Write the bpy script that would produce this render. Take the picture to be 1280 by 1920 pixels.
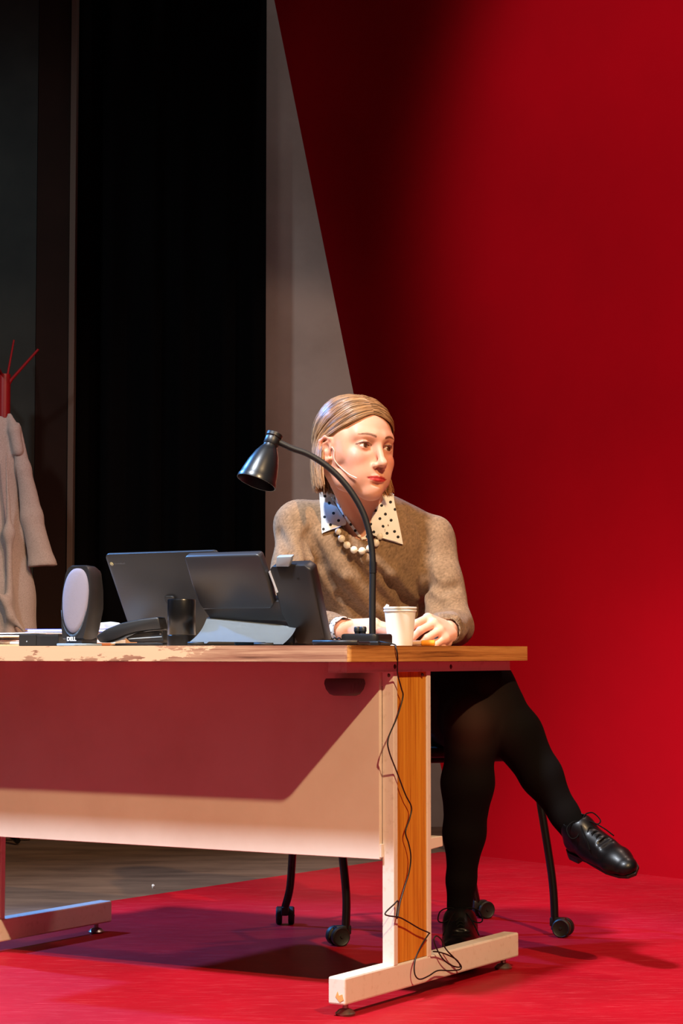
import bpy, bmesh, math, random
import numpy as np
from mathutils import Vector, Matrix
from mathutils.bvhtree import BVHTree
random.seed(7); np.random.seed(7)
for o in list(bpy.data.objects): bpy.data.objects.remove(o, do_unlink=True)
SC = bpy.context.scene; COL = SC.collection
F_PX = 3850.0; H_CAM = 0.73; PITCH = math.atan(264.0/F_PX)
def lin(c):
    return tuple((v/255.0/12.92 if v/255.0 <= .04045 else ((v/255.0+.055)/1.055)**2.4) for v in c)
# ---------------------------------------------------------------- camera
cam = bpy.data.cameras.new('camera'); camo = bpy.data.objects.new('camera', cam); COL.objects.link(camo)
cam.sensor_fit = 'VERTICAL'; cam.sensor_height = 36.0; cam.lens = F_PX/1920*36.0
camo.location = (0, 0, H_CAM); camo.rotation_euler = (math.pi/2+PITCH, 0, 0)
cam.clip_end = 60; SC.camera = camo
# ---------------------------------------------------------------- world, lights, exposure
w = bpy.data.worlds.new('world'); SC.world = w; w.use_nodes = True
w.node_tree.nodes['Background'].inputs[0].default_value = (.9, .68, .62, 1)
w.node_tree.nodes['Background'].inputs[1].default_value = 0.075
SC.view_settings.view_transform = 'Standard'; SC.view_settings.look = 'None'
SC.view_settings.gamma = 1; SC.view_settings.exposure = 0.0
def spot(name, loc, target, power, color, angle, blend=.3, size=.06):
    l = bpy.data.lights.new(name, 'SPOT'); o = bpy.data.objects.new(name, l); COL.objects.link(o)
    o.location = loc; d = Vector(target)-Vector(loc); o.rotation_euler = d.to_track_quat('-Z', 'Y').to_euler()
    l.energy = power; l.color = color; l.spot_size = math.radians(angle); l.spot_blend = blend; l.shadow_soft_size = size
    return o
spot('key_spotlight', (1.94, -.68, 5.0), (.05, 4.6, .7), 2100, (1.0, .68, .36), 34, .5, .06)
spot('cool_spotlight', (-2.3, 1.5, 6.75), (-.1, 4.7, .6), 4300, (.84, .90, 1.0), 32, .6, .30)
spot('blue_back_spotlight', (-3.6, 6.9, 4.2), (-.35, 4.9, .4), 2200, (.12, .40, 1.0), 30, .5, .1)
spot('top_warm_spotlight', (1.8, 6.1, 5.6), (.1, 5.0, .9), 260, (1.0, .72, .6), 34, .6, .15)
spot('wall_wash_spotlight', (-1.5, 1.5, 5.5), (1.55, 6.15, 2.6), 1350, (1.0, .70, .66), 33, .45, .25)
spot('wall_low_spotlight', (-.6, 2.6, 4.6), (1.0, 6.9, .2), 70, (1.0, .70, .6), 34, .9, .3)
spot('backdrop_spotlight', (1.0, 7.7, 4.9), (-.2, 8.75, 2.2), 36, (.95, .92, .90), 75, .6, .2)
spot('backdrop_warm_spotlight', (1.3, 7.6, 1.8), (.1, 8.75, 1.0), 34, (1.0, .60, .42), 88, .25, .08)
spot('backdrop_front_spotlight', (-1.0, 5.6, 5.0), (-.4, 8.75, 2.6), 28, (.95, .88, .85), 22, .9, .2)
spot('wing_spotlight', (.9, 4.2, 3.6), (-1.35, 7.9, 1.3), 420, (1.0, .58, .42), 26, .9, .2)
spot('wing_cool_spotlight', (-2.6, 4.0, 3.8), (-1.6, 8.1, 1.8), 300, (.9, .97, 1.0), 42, .9, .2)

# ---------------------------------------------------------------- pixel rays (used to measure world positions)
_c, _s = math.cos(PITCH), math.sin(PITCH); CAM = Vector((0, 0, H_CAM))
def ray(x, y):
    u = (x-640)/F_PX; v = (960-y)/F_PX
    return Vector((u, _c-v*_s, _s+v*_c))
def PD(x, y, d):
    r = ray(x, y); return CAM + r*(d/r.y)
def PZ(x, y, z):
    r = ray(x, y); return CAM + r*((z-H_CAM)/r.z)
def PP(x, y, p, n):
    r = ray(x, y); return CAM + r*((Vector(p)-CAM).dot(n)/r.dot(n))

# ---------------------------------------------------------------- object helpers
def link(o, parent=None):
    COL.objects.link(o)
    if parent is not None: o.parent = parent
    return o
def tag(o, label=None, cat=None, group=None, kind=None):
    if label: o['label'] = label
    if cat: o['category'] = cat
    if group: o['group'] = group
    if kind: o['kind'] = kind
    return o
def empty(name, loc, rz=0.0, label=None, cat=None, group=None):
    o = bpy.data.objects.new(name, None); o.empty_display_size = .05
    link(o); o.location = loc; o.rotation_euler = (0, 0, rz)
    UPD[o.name] = Matrix.Translation(Vector(loc)) @ Matrix.Rotation(rz, 4, 'Z')
    return tag(o, label, cat, group)
UPD = {}
def wm(o):
    return UPD.get(o.name, Matrix.Identity(4)) if o is not None else Matrix.Identity(4)
def root_of(o):
    while o.parent is not None: o = o.parent
    return o
def setmat(me, m):
    for mm in (m if isinstance(m, (list, tuple)) else [m]): me.materials.append(mm)
def obj(name, bm, m, parent=None, smooth=False, world=False, angle=None):
    """bm in the parent's local space (world=True: given in world space)"""
    if world and parent is not None: bm.transform(wm(root_of(parent)).inverted())
    bmesh.ops.recalc_face_normals(bm, faces=bm.faces)
    me = bpy.data.meshes.new(name); bm.to_mesh(me); bm.free()
    if smooth:
        me.shade_smooth()
        if angle: me.set_sharp_from_angle(angle=math.radians(angle))
    setmat(me, m)
    o = bpy.data.objects.new(name, me); return link(o, parent)
def nobj(name, V, Fc, m, parent=None, smooth=True, colors=None, angle=None):
    """numpy verts (world space) and quad/tri faces"""
    V = np.asarray(V, dtype=np.float64)
    if parent is not None:
        M = np.array(wm(root_of(parent)).inverted()); V = V @ M[:3, :3].T + M[:3, 3]
    me = bpy.data.meshes.new(name)
    Fc = np.asarray(Fc, dtype=np.int32); n = Fc.shape[1]
    me.vertices.add(len(V)); me.vertices.foreach_set('co', V.ravel())
    me.loops.add(Fc.size); me.loops.foreach_set('vertex_index', Fc.ravel())
    me.polygons.add(len(Fc)); me.polygons.foreach_set('loop_start', np.arange(len(Fc), dtype=np.int32)*n)
    me.update(calc_edges=True); me.validate()
    if smooth:
        me.shade_smooth()
        if angle: me.set_sharp_from_angle(angle=math.radians(angle))
    if colors is not None:
        a = me.color_attributes.new('Col', 'FLOAT_COLOR', 'POINT')
        c4 = np.ones((len(V), 4), dtype=np.float32); c4[:, :3] = colors; a.data.foreach_set('color', c4.ravel())
    setmat(me, m)
    o = bpy.data.objects.new(name, me); return link(o, parent)
def merge(parts):
    Vs = []; Fs = []; Cs = []; n = 0
    for p in parts:
        Vs.append(p[0]); Fs.append(np.asarray(p[1])+n); n += len(p[0])
        if len(p) > 2: Cs.append(p[2])
    return np.vstack(Vs), np.vstack(Fs), (np.vstack(Cs) if Cs else None)
# shapes
def box(bm, x0, x1, y0, y1, z0, z1, bev=0.0, M=None, seg=2):
    b2 = bmesh.new(); bmesh.ops.create_cube(b2, size=1)
    for v in b2.verts:
        v.co = Vector(((x0+x1)/2+v.co.x*(x1-x0), (y0+y1)/2+v.co.y*(y1-y0), (z0+z1)/2+v.co.z*(z1-z0)))
    if bev: bmesh.ops.bevel(b2, geom=b2.edges[:], offset=bev, segments=seg, affect='EDGES', profile=.5)
    if M is not None: b2.transform(M)
    tmp = bpy.data.meshes.new('t'); b2.to_mesh(tmp); b2.free(); bm.from_mesh(tmp); bpy.data.meshes.remove(tmp)
    return bm
def BX(*a, **k): return box(bmesh.new(), *a, **k)
def spline(pts, n=8, closed=False):
    P = [Vector(p) for p in pts]; out = []; m = len(P)
    rng = range(m if closed else m-1)
    for i in rng:
        if closed: a, b, c, d = P[(i-1) % m], P[i], P[(i+1) % m], P[(i+2) % m]
        else:
            b, c = P[i], P[i+1]; a = P[i-1] if i else b*2-c; d = P[i+2] if i+2 < m else c*2-b
        for k in range(n):
            t = k/n
            out.append(.5*((2*b)+(-a+c)*t+(2*a-5*b+4*c-d)*t*t+(-a+3*b-3*c+d)*t**3))
    if not closed: out.append(P[-1].copy())
    return out
def tube(bm, pts, r, seg=8, cap=True, closed=False):
    P = [Vector(p) for p in pts]; n = len(P)
    R = r if isinstance(r, (list, tuple)) else [r]*n
    if len(R) != n: R = list(np.interp(np.linspace(0, 1, n), np.linspace(0, 1, len(R)), R))
    rings = []; up = None
    for i, p in enumerate(P):
        if closed: t = (P[(i+1) % n]-P[i-1])
        else: t = (P[min(i+1, n-1)]-P[max(i-1, 0)])
        t = t.normalized() if t.length > 1e-9 else Vector((0, 0, 1))
        if up is None:
            up = Vector((0, 0, 1)) if abs(t.z) < .9 else Vector((0, 1, 0))
        s = t.cross(up); s = s.normalized() if s.length > 1e-6 else t.orthogonal().normalized(); up = s.cross(t).normalized()
        rings.append([bm.verts.new(p+(s*math.cos(a)+up*math.sin(a))*R[i]) for a in [2*math.pi*j/seg for j in range(seg)]])
    for i in range(n if closed else n-1):
        A, B = rings[i], rings[(i+1) % n]
        for j in range(seg): bm.faces.new((A[j], A[(j+1) % seg], B[(j+1) % seg], B[j]))
    if cap and not closed: bm.faces.new(rings[0][::-1]); bm.faces.new(rings[-1])
    return bm
def TB(*a, **k): return tube(bmesh.new(), *a, **k)
def lathe(bm, prof, M=None, seg=32, sx=1.0, sy=1.0):
    """prof: list of (r, z); closed at ends where r==0"""
    M = M or Matrix.Identity(4); rings = []
    for r, z in prof:
        if r < 1e-6: rings.append([bm.verts.new(M @ Vector((0, 0, z)))])
        else: rings.append([bm.verts.new(M @ Vector((r*sx*math.cos(2*math.pi*j/seg), r*sy*math.sin(2*math.pi*j/seg), z))) for j in range(seg)])
    for A, B in zip(rings[:-1], rings[1:]):
        if len(A) == 1 and len(B) == 1: continue
        for j in range(seg):
            k = (j+1) % seg
            if len(A) == 1: bm.faces.new((A[0], B[k], B[j]))
            elif len(B) == 1: bm.faces.new((A[j], A[k], B[0]))
            else: bm.faces.new((A[j], A[k], B[k], B[j]))
    return bm
def LT(*a, **k): return lathe(bmesh.new(), *a, **k)
def prism(bm, poly, z0, z1, M=None, bev=0.0):
    """extrude a 2D polygon (x,y) between z0 and z1"""
    b2 = bmesh.new(); lo = [b2.verts.new((x, y, z0)) for x, y in poly]; hi = [b2.verts.new((x, y, z1)) for x, y in poly]
    b2.faces.new(lo[::-1]); b2.faces.new(hi); n = len(poly)
    for i in range(n): b2.faces.new((lo[i], lo[(i+1) % n], hi[(i+1) % n], hi[i]))
    bmesh.ops.recalc_face_normals(b2, faces=b2.faces)
    if bev: bmesh.ops.bevel(b2, geom=b2.edges[:], offset=bev, segments=2, affect='EDGES', profile=.5)
    if M is not None: b2.transform(M)
    tmp = bpy.data.meshes.new('t'); b2.to_mesh(tmp); b2.free(); bm.from_mesh(tmp); bpy.data.meshes.remove(tmp)
    return bm
def frame(o, xd, yd):
    """matrix with origin o, x axis xd, y axis ~yd"""
    x = Vector(xd).normalized(); z = x.cross(Vector(yd)).normalized(); y = z.cross(x)
    return Matrix(((x.x, y.x, z.x, o[0]), (x.y, y.y, z.y, o[1]), (x.z, y.z, z.z, o[2]), (0, 0, 0, 1)))
def rrect(w, h, r, n=5):
    out = []
    for cx, cy, a0 in ((w/2-r, h/2-r, 0), (-w/2+r, h/2-r, 90), (-w/2+r, -h/2+r, 180), (w/2-r, -h/2+r, 270)):
        for i in range(n+1):
            a = math.radians(a0+90*i/n); out.append((cx+r*math.cos(a), cy+r*math.sin(a)))
    return out

# ---------------------------------------------------------------- smooth solids: distance fields turned into meshes
class Vol:
    def __init__(s, lo, hi, h):
        s.lo = np.array(lo, float); s.h = h
        n = np.ceil((np.array(hi)-s.lo)/h).astype(int)+1
        s.ax = [s.lo[i]+h*np.arange(n[i]) for i in range(3)]
        s.big = max(.02, 4*h); s.F = np.full(n, s.big, dtype=np.float32)
    def sub(s, lo, hi):
        sl = []
        for i in range(3):
            a = int(max(0, math.floor((lo[i]-s.lo[i])/s.h))); b = int(min(len(s.ax[i]), math.ceil((hi[i]-s.lo[i])/s.h)+1))
            if b <= a: return None
            sl.append(slice(a, b))
        X = s.ax[0][sl[0]].astype(np.float32)[:, None, None]; Y = s.ax[1][sl[1]].astype(np.float32)[None, :, None]; Z = s.ax[2][sl[2]].astype(np.float32)[None, None, :]
        return tuple(sl), X, Y, Z
    def comb(s, sl, d, k, cut):
        F = s.F[sl]
        if cut:
            d = -d; h = np.clip(.5-.5*(F-d)/k, 0, 1); s.F[sl] = F*(1-h)+d*h+k*h*(1-h)
        else:
            h = np.clip(.5+.5*(F-d)/k, 0, 1); s.F[sl] = F*(1-h)+d*h-k*h*(1-h)
    def cap(s, p, q, r1, r2=None, k=.01, flat=None, cut=False):
        r2 = r1 if r2 is None else r2; p = np.array(p, float); q = np.array(q, float)
        m = max(r1, r2)+k+s.big
        if flat: m += max(r1, r2)*max(0, 1/flat[1]-1)
        g = s.sub(np.minimum(p, q)-m, np.maximum(p, q)+m)
        if g is None: return
        sl, X, Y, Z = g; d = q-p
        ax, ay, az = X-p[0], Y-p[1], Z-p[2]
        t = np.clip((ax*d[0]+ay*d[1]+az*d[2])/max(1e-9, d@d), 0, 1)
        ax, ay, az = ax-t*d[0], ay-t*d[1], az-t*d[2]
        if flat:
            a = np.array(flat[0], float); a /= np.linalg.norm(a); e = (ax*a[0]+ay*a[1]+az*a[2])*(flat[1]-1)
            ax, ay, az = ax+e*a[0], ay+e*a[1], az+e*a[2]
        D = np.sqrt(ax*ax+ay*ay+az*az)-(r1+(r2-r1)*t)
        s.comb(sl, D.astype(np.float32), k, cut)
    def chain(s, pts, rs, k=.01, **kw):
        for i in range(len(pts)-1): s.cap(pts[i], pts[i+1], rs[i], rs[i+1], k, **kw)
    def ell(s, c, r, k=.01, R=None, cut=False):
        """R: 3x3, rows = the ellipsoid's own axes"""
        c = np.array(c, float); r = np.array(r, float); m = (r.max() if R is not None else r)+k+s.big
        g = s.sub(c-m, c+m)
        if g is None: return
        sl, X, Y, Z = g; x, y, z = X-c[0], Y-c[1], Z-c[2]
        if R is not None:
            R = np.array(R); x, y, z = (R[0, 0]*x+R[0, 1]*y+R[0, 2]*z), (R[1, 0]*x+R[1, 1]*y+R[1, 2]*z), (R[2, 0]*x+R[2, 1]*y+R[2, 2]*z)
        k0 = np.sqrt((x/r[0])**2+(y/r[1])**2+(z/r[2])**2); k1 = np.sqrt((x/r[0]**2)**2+(y/r[1]**2)**2+(z/r[2]**2)**2)
        D = k0*(k0-1)/np.maximum(k1, 1e-6)
        s.comb(sl, D.astype(np.float32), k, cut)
    def plane(s, p, n, k=.004):
        """keep the side the normal points away from"""
        n = np.array(n, float); n /= np.linalg.norm(n)
        sl, X, Y, Z = s.sub(s.lo-1, s.lo+1e3)
        D = (X-p[0])*n[0]+(Y-p[1])*n[1]+(Z-p[2])*n[2]
        s.comb(sl, -D.astype(np.float32), k, True)
    def mesh(s):
        F = s.F; h = s.h; S = F < 0
        c = [S[i:S.shape[0]-1+i, j:S.shape[1]-1+j, k:S.shape[2]-1+k] for i in (0, 1) for j in (0, 1) for k in (0, 1)]
        cnt = sum(a.astype(np.int8) for a in c); act = np.argwhere((cnt > 0) & (cnt < 8))
        ids = np.full(np.array(F.shape)-1, -1, dtype=np.int32); ids[tuple(act.T)] = np.arange(len(act))
        off = np.array([(i, j, k) for i in (0, 1) for j in (0, 1) for k in (0, 1)])
        val = np.stack([F[tuple((act+o).T)] for o in off], 1)
        acc = np.zeros((len(act), 3)); w = np.zeros(len(act))
        for a in range(8):
            for b in range(a+1, 8):
                if np.abs(off[a]-off[b]).sum() != 1: continue
                fa, fb = val[:, a], val[:, b]; m = (fa < 0) != (fb < 0)
                t = np.where(m, fa/np.where(m, fa-fb, 1), 0)[:, None]
                acc += np.where(m[:, None], off[a]+t*(off[b]-off[a]), 0); w += m
        V = s.lo+(act+acc/w[:, None])*h
        Q = []
        for ax in range(3):
            A = [slice(None)]*3; B = [slice(None)]*3; A[ax] = slice(0, -1); B[ax] = slice(1, None)
            Sa, Sb = S[tuple(A)], S[tuple(B)]; E = np.argwhere(Sa != Sb)
            u, v = [i for i in range(3) if i != ax]
            ok = (E[:, u] > 0) & (E[:, v] > 0) & (E[:, u] < F.shape[u]-1) & (E[:, v] < F.shape[v]-1); E = E[ok]
            if not len(E): continue
            du = np.zeros(3, int); dv = np.zeros(3, int); du[u] = 1; dv[v] = 1
            q = np.stack([ids[tuple((E-du-dv).T)], ids[tuple((E-dv).T)], ids[tuple(E.T)], ids[tuple((E-du).T)]], 1)
            flip = Sa[tuple(E.T)] ^ (ax == 1)
            q[~flip] = q[~flip][:, ::-1]; Q.append(q)
        return V, np.vstack(Q)
def vnormals(V, Q):
    n = np.cross(V[Q[:, 2]]-V[Q[:, 0]], V[Q[:, 3]]-V[Q[:, 1]]); N = np.zeros_like(V)
    for i in range(4): np.add.at(N, Q[:, i], n)
    return N/np.maximum(np.linalg.norm(N, axis=1, keepdims=True), 1e-12)
def smooth(V, Q, it=2, f=.5):
    E = np.vstack([Q[:, [0, 1]], Q[:, [1, 2]], Q[:, [2, 3]], Q[:, [3, 0]]])
    for _ in range(it):
        A = np.zeros_like(V); c = np.zeros(len(V))
        np.add.at(A, E[:, 0], V[E[:, 1]]); np.add.at(A, E[:, 1], V[E[:, 0]]); np.add.at(c, E[:, 0], 1); np.add.at(c, E[:, 1], 1)
        V = V+f*(A/np.maximum(c, 1)[:, None]-V)
    return V
def xf(M, V):
    M = np.array(M); return np.asarray(V) @ M[:3, :3].T + M[:3, 3]

# ---------------------------------------------------------------- materials
def nodes(name):
    m = bpy.data.materials.new(name); m.use_nodes = True; nt = m.node_tree
    return m, nt, nt.nodes['Principled BSDF']
def N(nt, t, **kw):
    n = nt.nodes.new(t)
    for k, v in kw.items():
        if k.startswith('i_'): n.inputs[k[2:].replace('_', ' ')].default_value = v
        elif k.startswith('n_'): n.inputs[int(k[2:])].default_value = v
        else: setattr(n, k, v)
    return n
def rgba(c): return (*c, 1.0)
def mat(name, col, rough=.6, metal=0.0, spec=.5, var=None, bump=None, sheen=0, coat=0, vcol=False, coords='Object', stretch=(1, 1, 1), sss=0, emit=None):
    """col sRGB 0-255; var=(scale, other colour, lo, hi); bump=(scale, strength, distance)"""
    m, nt, b = nodes(name); L = nt.links.new
    b.inputs['Roughness'].default_value = rough; b.inputs['Metallic'].default_value = metal
    b.inputs['Specular IOR Level'].default_value = spec; b.inputs['Base Color'].default_value = rgba(lin(col))
    if sheen: b.inputs['Sheen Weight'].default_value = sheen; b.inputs['Sheen Roughness'].default_value = .5
    if coat: b.inputs['Coat Weight'].default_value = coat; b.inputs['Coat Roughness'].default_value = .15
    if sss:
        b.inputs['Subsurface Weight'].default_value = sss; b.inputs['Subsurface Radius'].default_value = (1, .35, .2); b.inputs['Subsurface Scale'].default_value = .006
    tc = N(nt, 'ShaderNodeTexCoord'); mp = N(nt, 'ShaderNodeMapping'); mp.inputs['Scale'].default_value = stretch
    L(tc.outputs[coords], mp.inputs[0])
    src = None
    if vcol:
        a = N(nt, 'ShaderNodeAttribute', attribute_name='Col'); src = a.outputs['Color']; L(src, b.inputs['Base Color'])
    if var:
        n = N(nt, 'ShaderNodeTexNoise', i_Scale=var[0], i_Detail=5.0, i_Roughness=.6); L(mp.outputs[0], n.inputs['Vector'])
        mr = N(nt, 'ShaderNodeMapRange'); mr.inputs[1].default_value = var[2]; mr.inputs[2].default_value = var[3]; L(n.outputs['Fac'], mr.inputs[0])
        mx = N(nt, 'ShaderNodeMix', data_type='RGBA'); mx.inputs[6].default_value = rgba(lin(col)); mx.inputs[7].default_value = rgba(lin(var[1]))
        L(mr.outputs[0], mx.inputs[0])
        if src is not None: L(src, mx.inputs[6])
        L(mx.outputs[2], b.inputs['Base Color'])
    if bump:
        n2 = N(nt, 'ShaderNodeTexNoise', i_Scale=bump[0], i_Detail=3.0); L(mp.outputs[0], n2.inputs['Vector'])
        bp = N(nt, 'ShaderNodeBump'); bp.inputs['Strength'].default_value = bump[1]; bp.inputs['Distance'].default_value = bump[2]
        L(n2.outputs['Fac'], bp.inputs['Height']); L(bp.outputs[0], b.inputs['Normal'])
    return m
M = {}
M['white_metal'] = mat('painted_steel', (222, 214, 204), .45, var=(60, (196, 182, 165), .55, .85), bump=(180, .05, .001))
M['panel'] = mat('painted_panel', (220, 208, 196), .6, var=(4, (208, 190, 176), .4, .8), bump=(300, .06, .001))
M['black_plastic'] = mat('black_plastic', (24, 24, 26), .42, bump=(500, .06, .0005))
M['grey_plastic'] = mat('charcoal_plastic', (33, 32, 34), .42, bump=(700, .08, .0005))
M['tablet_grey'] = mat('slate_plastic', (48, 48, 52), .38, bump=(700, .08, .0005))
M['silver_plastic'] = mat('silver_plastic', (160, 172, 182), .35, .2)
M['grille'] = mat('grey_speaker_cloth', (128, 122, 136), .8, bump=(900, .5, .001))
M['blue_lit_plastic'] = mat('blue_lit_plastic', (136, 160, 182), .4)  # blue light on the speaker's crescent and foot, put into their colour
M['rubber'] = mat('black_rubber', (16, 15, 15), .55)
M['black_metal'] = mat('black_tube_metal', (14, 13, 13), .3, .2, coat=.3)
M['cup'] = mat('white_paper_cup', (236, 232, 224), .55)
M['paper'] = mat('paper', (232, 226, 218), .7, var=(30, (214, 204, 192), .5, .8))
M['paper_pink'] = mat('pink_paper', (222, 178, 170), .7)
M['paper_warm'] = mat('kraft_paper', (206, 168, 130), .7)
M['blue_folder'] = mat('blue_folder', (20, 72, 190), .45)
M['white_print'] = mat('white_print', (225, 228, 232), .5)
M['chrome'] = mat('worn_zinc', (150, 145, 138), .35, .9)
M['screw'] = mat('dark_screw', (70, 46, 40), .4, .6)
M['orange'] = mat('orange_plastic', (240, 150, 20), .4)
M['leather'] = mat('black_leather', (7, 6, 7), .38, spec=.28, coat=.04, bump=(120, .12, .001))
M['sole'] = mat('black_sole', (15, 13, 12), .5)
M['lace'] = mat('black_lace', (9, 8, 8), .8, spec=.1)
M['skirt'] = mat('black_skirt_cloth', (12, 12, 14), .9, spec=.2, bump=(400, .3, .001))
M['pearl'] = mat('pearl', (236, 222, 200), .18, coat=.6, sss=.1)
M['earpiece'] = mat('skin_tone_wire', (238, 205, 190), .4)
M['coat'] = mat('grey_wool_coat', (172, 160, 156), .95, spec=.1, sheen=.3, var=(300, (145, 134, 130), .4, .7), bump=(500, .4, .001))
M['rack_red'] = mat('red_lacquer', (130, 8, 18), .4)
M['curtain'] = mat('black_velour', (5, 5, 6), 1, spec=.05, bump=(300, .3, .001))
M['wing_grey'] = mat('dark_green_grey_flat', (46, 50, 48), .9, spec=.1, var=(2, (34, 38, 38), .4, .7))
M['wing_brown'] = mat('dark_brown_flat', (34, 22, 18), .9, spec=.1, var=(2, (26, 17, 14), .4, .7))
M['wing_edge'] = mat('lit_flat_edge', (72, 58, 48), .8)  # paler tone stands for light catching the flat's edge
M['grey_flat'] = mat('grey_painted_flat', (176, 164, 156), .85, spec=.2, var=(3, (160, 148, 140), .4, .7))
M['knob'] = mat('dark_ribbed_rubber', (74, 72, 68), .55)
# ---------------------------------------------------------------- special materials
def red_floor_mat():
    m, nt, b = nodes('red_painted_floor'); L = nt.links.new
    tc = N(nt, 'ShaderNodeTexCoord')
    mp = N(nt, 'ShaderNodeMapping'); mp.inputs['Scale'].default_value = (2.6, 34, 1); mp.inputs['Rotation'].default_value = (0, 0, math.radians(12)); L(tc.outputs['Object'], mp.inputs[0])
    n1 = N(nt, 'ShaderNodeTexNoise', i_Scale=3.4, i_Detail=10.0, i_Roughness=.76); L(mp.outputs[0], n1.inputs['Vector'])
    r1 = N(nt, 'ShaderNodeMapRange', n_1=.53, n_2=.76); L(n1.outputs['Fac'], r1.inputs[0])
    n2 = N(nt, 'ShaderNodeTexNoise', i_Scale=2.5, i_Detail=4.0); L(tc.outputs['Object'], n2.inputs['Vector'])
    r2 = N(nt, 'ShaderNodeMapRange', n_1=.35, n_2=.7); L(n2.outputs['Fac'], r2.inputs[0])
    mx = N(nt, 'ShaderNodeMix', data_type='RGBA'); mx.inputs[6].default_value = rgba(lin((166, 6, 28))); mx.inputs[7].default_value = rgba(lin((146, 4, 23))); L(r2.outputs[0], mx.inputs[0])
    mx2 = N(nt, 'ShaderNodeMix', data_type='RGBA'); mx2.inputs[7].default_value = rgba(lin((208, 84, 92))); L(r1.outputs[0], mx2.inputs[0]); L(mx.outputs[2], mx2.inputs[6])
    mm = N(nt, 'ShaderNodeMath', operation='MULTIPLY', n_1=.75); L(r1.outputs[0], mm.inputs[0]); L(mm.outputs[0], mx2.inputs[0])
    L(mx2.outputs[2], b.inputs['Base Color']); b.inputs['Roughness'].default_value = .5; b.inputs['Specular IOR Level'].default_value = .25
    bp = N(nt, 'ShaderNodeBump', i_Strength=.15, i_Distance=.002); L(n1.outputs['Fac'], bp.inputs['Height']); L(bp.outputs[0], b.inputs['Normal'])
    return m
M['red_floor'] = red_floor_mat()
M['brown_floor'] = mat('worn_brown_floor', (112, 90, 76), .6, spec=.3, var=(3, (84, 66, 56), .4, .68), bump=(30, .2, .002), stretch=(1, 3, 1))
M['red_wall'] = mat('red_cloth_wall', (168, 2, 22), .9, spec=.08, var=(1.2, (156, 2, 20), .35, .7), bump=(260, .15, .001))
def wood_mat(name, ax, c1=(196, 126, 46), c2=(148, 84, 24), c3=(112, 60, 18), fine=1.0, laminate=False):
    """grain runs along local axis ax"""
    m, nt, b = nodes(name); L = nt.links.new
    tc = N(nt, 'ShaderNodeTexCoord'); mp = N(nt, 'ShaderNodeMapping')
    sc = [70*fine]*3; sc[ax] = 3.0; mp.inputs['Scale'].default_value = sc; L(tc.outputs['Object'], mp.inputs[0])
    n1 = N(nt, 'ShaderNodeTexNoise', i_Scale=1.0, i_Detail=6.0, i_Roughness=.65, i_Distortion=.4); L(mp.outputs[0], n1.inputs['Vector'])
    cr = N(nt, 'ShaderNodeValToRGB'); e = cr.color_ramp.elements
    e[0].position = .32; e[0].color = rgba(lin(c3)); e[1].position = .62; e[1].color = rgba(lin(c1))
    k = e.new(.45); k.color = rgba(lin(c2)); L(n1.outputs['Fac'], cr.inputs[0]); out = cr.outputs[0]
    if laminate:
        # pale melamine skin, peeled along the lower edge and worn away towards the right corner
        n2 = N(nt, 'ShaderNodeTexNoise', i_Scale=14.0, i_Detail=7.0, i_Roughness=.7)
        mp2 = N(nt, 'ShaderNodeMapping'); mp2.inputs['Scale'].default_value = (1, 1, 4.5); L(tc.outputs['Object'], mp2.inputs[0]); L(mp2.outputs[0], n2.inputs['Vector'])
        sx = N(nt, 'ShaderNodeSeparateXYZ'); L(tc.outputs['Object'], sx.inputs[0])
        gx = N(nt, 'ShaderNodeMapRange', n_1=-.47, n_2=-.26, n_3=0.0, n_4=.34); L(sx.outputs[0], gx.inputs[0])
        gz = N(nt, 'ShaderNodeMapRange', n_1=.711, n_2=.727, n_3=.13, n_4=0.0); L(sx.outputs[2], gz.inputs[0])
        gy = N(nt, 'ShaderNodeMapRange', n_1=-.045, n_2=.02, n_3=0.0, n_4=.0); L(sx.outputs[1], gy.inputs[0])
        a1 = N(nt, 'ShaderNodeMath', operation='ADD'); L(gx.outputs[0], a1.inputs[0]); L(gz.outputs[0], a1.inputs[1])
        a2 = N(nt, 'ShaderNodeMath', operation='ADD'); L(a1.outputs[0], a2.inputs[0]); L(n2.outputs['Fac'], a2.inputs[1])
        th = N(nt, 'ShaderNodeMapRange', n_1=.615, n_2=.63); L(a2.outputs[0], th.inputs[0])
        mx = N(nt, 'ShaderNodeMix', data_type='RGBA'); mx.inputs[6].default_value = rgba(lin((226, 188, 150))); L(out, mx.inputs[7]); L(th.outputs[0], mx.inputs[0]); out = mx.outputs[2]
    L(out, b.inputs['Base Color']); b.inputs['Roughness'].default_value = .5
    bp = N(nt, 'ShaderNodeBump', i_Strength=.2, i_Distance=.001); L(n1.outputs['Fac'], bp.inputs['Height']); L(bp.outputs[0], b.inputs['Normal'])
    return m
M['top_front'] = wood_mat('worn_laminate_over_wood', 0, (190, 150, 118), (150, 105, 82), (96, 60, 44), 1.6, laminate=True)
M['top_side'] = wood_mat('oak_edge', 1, (206, 152, 86), (174, 120, 62), (116, 74, 36), 1.8)
M['leg_wood'] = wood_mat('golden_oak_insert', 2, (212, 150, 50), (196, 128, 36), (158, 92, 22), 1.6)
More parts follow.
